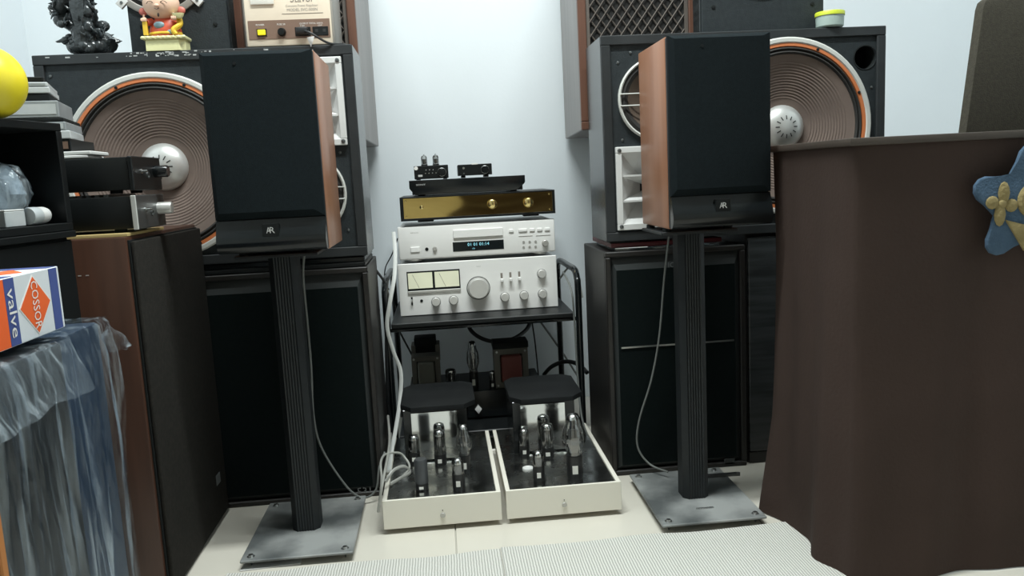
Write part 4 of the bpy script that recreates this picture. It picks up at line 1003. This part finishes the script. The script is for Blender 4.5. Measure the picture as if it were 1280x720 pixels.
# ------------------------------------------------------------------ left: cubby, cabinet below, contents
ROT = math.radians(-11)
u = Vector((math.cos(ROT), math.sin(ROT), 0)); v = Vector((-math.sin(ROT), math.cos(ROT), 0))   # local x, y
ORG = Vector((-.566, 1.295, 0))
t = thing('low_cabinet', 'black low cabinet under the open cubby shelf', 'cabinet', ORG, ROT)
MB().box(-.30, -.012, -.30, 0, 0, .640, .002, 1).build('body', 'matte_black', t)
MB().box(-.0118, -.004, -.298, -.002, .02, .636, .0015, 1).build('door', 'satin_black', t)
MB().box(-.302, .002, -.302, .002, .6402, .650, .001, 1).build('top', 'satin_black', t)
t = thing('cubby_shelf', 'open black cubby shelf holding a plastic-wrapped bundle', 'shelf', ORG+Vector((0, 0, .6505)), ROT)
th = .012; hh = .162
MB().box(-.26, 0, -.30, 0, 0, th, .001, 1).build('bottom_board', 'satin_black', t)
MB().box(-.26, 0, -.30, 0, hh-th, hh, .001, 1).build('top_board', 'satin_black', t)
MB().box(-.26, 0, -th, 0, th+.0002, hh-th-.0002, .001, 1).build('side_board', 'satin_black', t)
MB().box(-.26, 0, -.30, -.30+th, th+.0002, hh-th-.0002, .001, 1).build('side_board', 'satin_black', t)
MB().box(-.26, -.254, -.30+th+.0002, -th-.0002, th+.0002, hh-th-.0002).build('back_board', 'matte_black', t)
def loc(lx, ly, lz): return ORG+u*lx+v*ly+Vector((0, 0, lz))
# plastic-wrapped bundle
t = thing('wrapped_bundle', 'bundle wrapped in clear crinkled plastic inside the cubby', 'bundle', (-.640, 1.225, .6632), ROT)
mat('bundle_grey', (0.26, 0.31, 0.34), 0.3, col2=(0.23, 0.28, 0.31), scale=22, bump=.4)
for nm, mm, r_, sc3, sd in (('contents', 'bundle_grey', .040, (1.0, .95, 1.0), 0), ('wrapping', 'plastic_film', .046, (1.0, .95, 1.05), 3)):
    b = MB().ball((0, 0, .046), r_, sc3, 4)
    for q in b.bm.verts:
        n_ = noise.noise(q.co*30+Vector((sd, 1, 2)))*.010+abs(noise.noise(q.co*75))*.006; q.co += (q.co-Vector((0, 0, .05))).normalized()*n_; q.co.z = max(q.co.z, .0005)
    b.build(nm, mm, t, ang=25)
t = thing('bottle', 'white capped bottle lying beside the wrapped bundle in the cubby', 'bottle', loc(-.020, -.036, .6632), ROT)
ax_ = (Vector((1, 0, 0)), Vector((0, 0, 1)), Vector((-.15, 1, -.0)).normalized())
MB().lathe([(0, -.045), (.012, -.044), (.013, -.04), (.013, -.024), (.0123, -.020), (.0123, -.0195)], (0, 0, .0132), ax_, 20).build('body', 'case_white', t)
MB().lathe([(.0125, -.020), (.0125, -.004), (.011, .003), (.006, .008), (0, .009)], (0, 0, .0132), ax_, 20).build('cap', 'cap_white', t)
t = thing('small_carton', 'small white carton standing before the wrapped bundle in the cubby', 'carton', loc(-.013, -.105, .6632), ROT)
MB().box(-.018, 0, -.02, .02, 0, .022, .001, 1).build('body', 'case_white', t); MB().box(-.018, 0, -.02, .02, .0222, .0245, .0008, 1).build('lid', 'paper', t)
# yellow ball on the cubby
yb = at(-18, 103, y=1.2)
t = thing('yellow_ball', 'yellow and cream plastic ball on top of the cubby', 'ball', (yb.x, yb.y, .8130), ROT)
zc = .0510
bw = Vector((-.75, -.45, -.48)).normalized(); bu = bw.cross(Vector((0, 0, 1))).normalized(); bax = (bu, bw.cross(bu), bw)
for nm, mm, q0, q1 in (('yellow_shell', 'yellow_plastic', 0, .66), ('cream_shell', 'cream_plastic', .66, 1)):
    pr = [(.0510*math.sin(PI*(q0+(q1-q0)*k/16)), -.0510*math.cos(PI*(q0+(q1-q0)*k/16))) for k in range(17)]
    MB().lathe(pr, (0, 0, zc), bax, 40).build(nm, mm, t, ang=80)

# ------------------------------------------------------------------ plastic-wrapped carton and valve box
t = thing('wrapped_carton', 'tall dark blue carton draped in crinkled clear plastic under the valve box', 'carton', (-.405, .72, 0))
MB().box(-.19, 0, .122, .240, 0, .5555, .004, 2).build('blue_carton', 'carton_blue', t)
MB().box(-.19, .012, -.26, .120, 0, .5555, .004, 2).build('black_carton', 'carton_black', t)
def film(i, j):
    # i: along y (near -> far, then round the far end); j: across the top, then down the side
    y = -.265+.512*i
    s = j*1.02
    edge = .016 if y < .12 else .016-.012*min((y-.12)/.03, 1)
    if s < .30: x, zz = -.195+(.195+edge)*(s/.30), .5585
    else: x, zz = edge+.004, .5585-(s-.30)/.72*.556
    down = max(0, min(1, (s-.27)/.08))
    amp = .004+.010*down
    n1 = noise.noise(Vector((y*32, zz*3.2, 1.7)))*amp+abs(noise.noise(Vector((y*90, zz*7, 5.1))))*amp*.8
    n2 = noise.noise(Vector((x*25, y*25, 3.3)))*.0035
    flare = .020*(1 if y < .12 else max(.2, 1-(y-.12)/.1))*down*max(0, (.5585-zz)/.55)*(.4+.6*noise.noise(Vector((y*9, 0, 2))))
    return Vector((x+abs(n1)*down+max(flare, 0), y+.006*noise.noise(Vector((y*20, zz*8, 9)))*down, zz+abs(n2)*(1-down)+.0006))
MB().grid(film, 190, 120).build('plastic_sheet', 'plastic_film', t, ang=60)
def film2(i, j):  # end of the sheet, hanging down the far end
    x = .006-.20*i; zz = .560-.557*j
    return Vector((x, .2485+abs(noise.noise(Vector((x*30, zz*3, 4))))*.004, zz))
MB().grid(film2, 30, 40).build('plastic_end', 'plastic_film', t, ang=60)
FO = Vector((-.405, .72, 0))
fa, fb, fc, fd = at(131, 398, y=.945)-FO, at(132, 441, y=.945)-FO, at(166, 432, y=.935)-FO, at(158, 437, y=.93)-FO
def flap(i, j):
    p = fa.lerp(fb, i).lerp(fc.lerp(fd, i), j); return p+Vector((.003*math.sin(i*9)*(1-j*.6), -.006*math.sin(i*PI)*(1-j)-.004*math.sin(j*7), .002*noise.noise(p*90)))
MB().grid(flap, 10, 14).build('plastic_corner', 'plastic_crease_highlight', t, ang=60)
def lip(i, j):
    y = -.26+.375*i; n_ = noise.noise(Vector((y*26, j*2, 7)))
    return Vector((.022+.020*j+.010*n_*j, y, .560-.052*j+.012*noise.noise(Vector((y*14, 0, 3)))*j))
MB().grid(lip, 44, 14).build('plastic_lip', 'plastic_crease_highlight', t, ang=30)

zb = .5655
t = thing('valve_box', 'white, blue and orange cardboard valve box lying on the plastic-draped carton', 'box', (-.402, .872, zb))
# local: face is x = 0 plane, length along -y
ln, hh, dp = .225, .0645, .065
MB().box(-dp, 0, -ln, 0, 0, hh, .0008, 1).build('carton', 'box_white', t)
def decal(name, m, y0, y1, z0, z1, parent): MB().box(.00005, .00035, y0, y1, z0, z1).build(name, m, parent)
decal('blue_band', 'box_blue', -.022, -.005, .0008, hh-.0008, t)
decal('blue_band', 'box_blue', -.108, -.090, .0008, hh-.0008, t)
decal('orange_band', 'box_orange', -.2245, -.1085, .0008, hh-.0008, t)
for nm, m_, k, th in (('diamond_border', 'print_white', 1.0, .0004), ('diamond', 'box_orange', .94, .0006)):
    MB().prism([(-.0555-.0310*k, hh/2), (-.0555, hh/2-.0295*k), (-.0555+.0310*k, hh/2), (-.0555, hh/2+.0295*k)], .00005, th, 'x').build(nm, m_, t)
lettering('COSSOR', t, 'print_white', (.0007, -.0555, hh/2), (0, 0, -1), (0, 1, 0), .047, .0125)
lettering('valve', t, 'print_white', (.0005, -.0985, hh/2-.001), (0, 0, -1), (0, 1, 0), .046, .013)
MB().box(-dp+.002, -.001, -.022, -.004, hh+.00005, hh+.0004).build('blue_band', 'box_blue', t)
MB().box(-dp+.002, -.001, -.108, -.090, hh+.00005, hh+.0004).build('blue_band', 'box_blue', t)
MB().prism([(-.0325-.024, -.0555), (-.0325, -.0555-.031), (-.0325+.024, -.0555), (-.0325, -.0555+.031)], hh+.00005, hh+.0005, 'z').build('diamond', 'box_orange', t)
pl = at(4, 690, y=.56)
tag(MB().box(-.0012-.02+pl.x, pl.x, .556, .564, .0003, pl.z+.035, .001, 1).build('wooden_strip', 'plank_orange'), 'thin orange wooden strip standing before the plastic-draped carton', 'strip')

# ------------------------------------------------------------------ cloth-draped table on the right
t = thing('draped_table', 'table hung all round with a brown cloth reaching the floor', 'table', (.64, 1.20, 0))
W_, D_ = 1.0, .30
MB().box(-.008, W_, -.006, D_+.004, .7185, .7305, .002, 2).build('table_top', 'board_brown', t)
path = [(0, D_), (0, 0), (W_, 0)]
def drape(i, j):
    s = i*(D_+W_); zz = .718*(1-j)+.002
    if s < D_:
        x, y, nx, ny = 0, D_-s, -1, 0
    else:
        x, y, nx, ny = s-D_, 0, 0, -1
    d = abs(s-D_)
    if d < .03:   # rounded corner
        k = (.03-d)/.03; x += .006*k*k; y += .006*k*k
    fall = (1-zz/.72)
    wob = .010*math.sin(s*31+1.2)+.007*math.sin(s*57+fall*2)+.004*noise.noise(Vector((s*15, zz*4, 0)))
    off = fall**.8*wob*.8
    if s < .10: off += -.014*math.sin(fall*PI)*(1-s/.10)+.014*max(0, fall-.72)/.28*(1-s/.10)
    off = max(off, -.02)+.008*fall
    return Vector((x+nx*off, y+ny*off*.6, zz))
MB().grid(drape, 160, 40).build('hanging_cloth', 'cloth_brown', t, ang=80)
ml = MB().cyl((0, 0, 0), .018, .718, 'z', 12).mesh('leg', 'dark_vinyl')
for xx in (.06, W_-.05):
    for yy in (.05, D_-.04): link('leg', ml, t, loc=(xx, yy, 0))
# felt star hanging on the cloth
sc_ = Vector((.912, 1.184, .615))
t = thing('felt_star', 'blue felt star with yellow patches on the brown table cloth', 'ornament', sc_)
R = .094; pts = []
for k in range(5):
    for q, rr in ((-20, .74), (-13, .89), (-7, .97), (0, 1.0), (7, .97), (13, .89), (20, .74), (36, .60)):
        a = math.radians(87+72*k+q); pts.append((R*rr*math.cos(a), R*rr*math.sin(a)))
MB().prism(pts, .003, .009, '-y', bev=.002).build('star', 'felt_blue', t)
MB().lathe([(.028, .009), (.028, .011), (.024, .0145), (.010, .016), (0, .016)], (.009, 0, .006), '-y', 28).build('round_patch', 'felt_yellow', t)
b = MB()
for k in range(4):
    a = math.radians(80+90*k); b.ball((-.045+.016*math.cos(a), -.0105, .003+.017*math.sin(a)), .0125, (.75+.45*abs(math.cos(a))*.3, .3, .70+.75*abs(math.sin(a))), 2)
b.ball((-.045, -.0115, .003), .007, (1, .5, 1), 2); b.build('flower_patch', 'felt_yellow', t)
MB().prism([(-.038, -.022), (.012, -.036), (.0, -.072), (-.006, -.072)], .009, .0125, '-y', bev=.0015).build('triangle_patch', 'felt_yellow', t)
# covered panel on the table
t = thing('covered_backrest', 'olive-brown fabric-covered backrest standing on the draped table', 'backrest', (0, 1.43, .7308))
c0 = at(1207, 163, y=1.43); c1 = at(1229, 4, y=1.43)
zz = c1.z-.7308; p = [(c0.x, 0), (1.36, 0), (1.33, zz+.05), (1.30, zz+.058), (c1.x+.06, zz+.022), (c1.x+.015, zz+.012), (c1.x+.004, zz+.004), (c1.x, zz-.008)]
MB().prism(p, -.022, 0, '-y', bev=.004).build('cover', 'cloth_olive', t)
MB().box(c0.x+.05, 1.31, .0225, .032, 0, zz, .002, 1).build('back_board', 'board_brown', t)

# look-alikes carry one group each
GROUPS = {'studio_monitor': 'studio monitors lying on the bass cabinets', 'bass_cabinet': 'bass cabinets on the floor', 'bookshelf_speaker': 'bookshelf speakers on stands',
          'speaker_stand': 'speaker stands', 'wall_speaker': 'lattice-front wall speakers', 'driver_box': 'driver boxes on the monitors', 'valve_monoblock': 'valve monoblocks on the floor',
          'disc_case': 'stacked disc cases', 'paper_sheet': 'papers in the case stack', 'desktop_amplifier': 'small amplifiers on the walnut speaker', 'black_cable': 'black cables around the rack',
          'signal_wire': 'pale wires around the rack', 'speaker_wire': 'speaker wires', 'woven_mat': 'woven mats'}
for o in COL.objects:
    if o.parent is None and 'category' in o:
        g = GROUPS.get(o.name.split('.')[0])
        if g: o['group'] = g
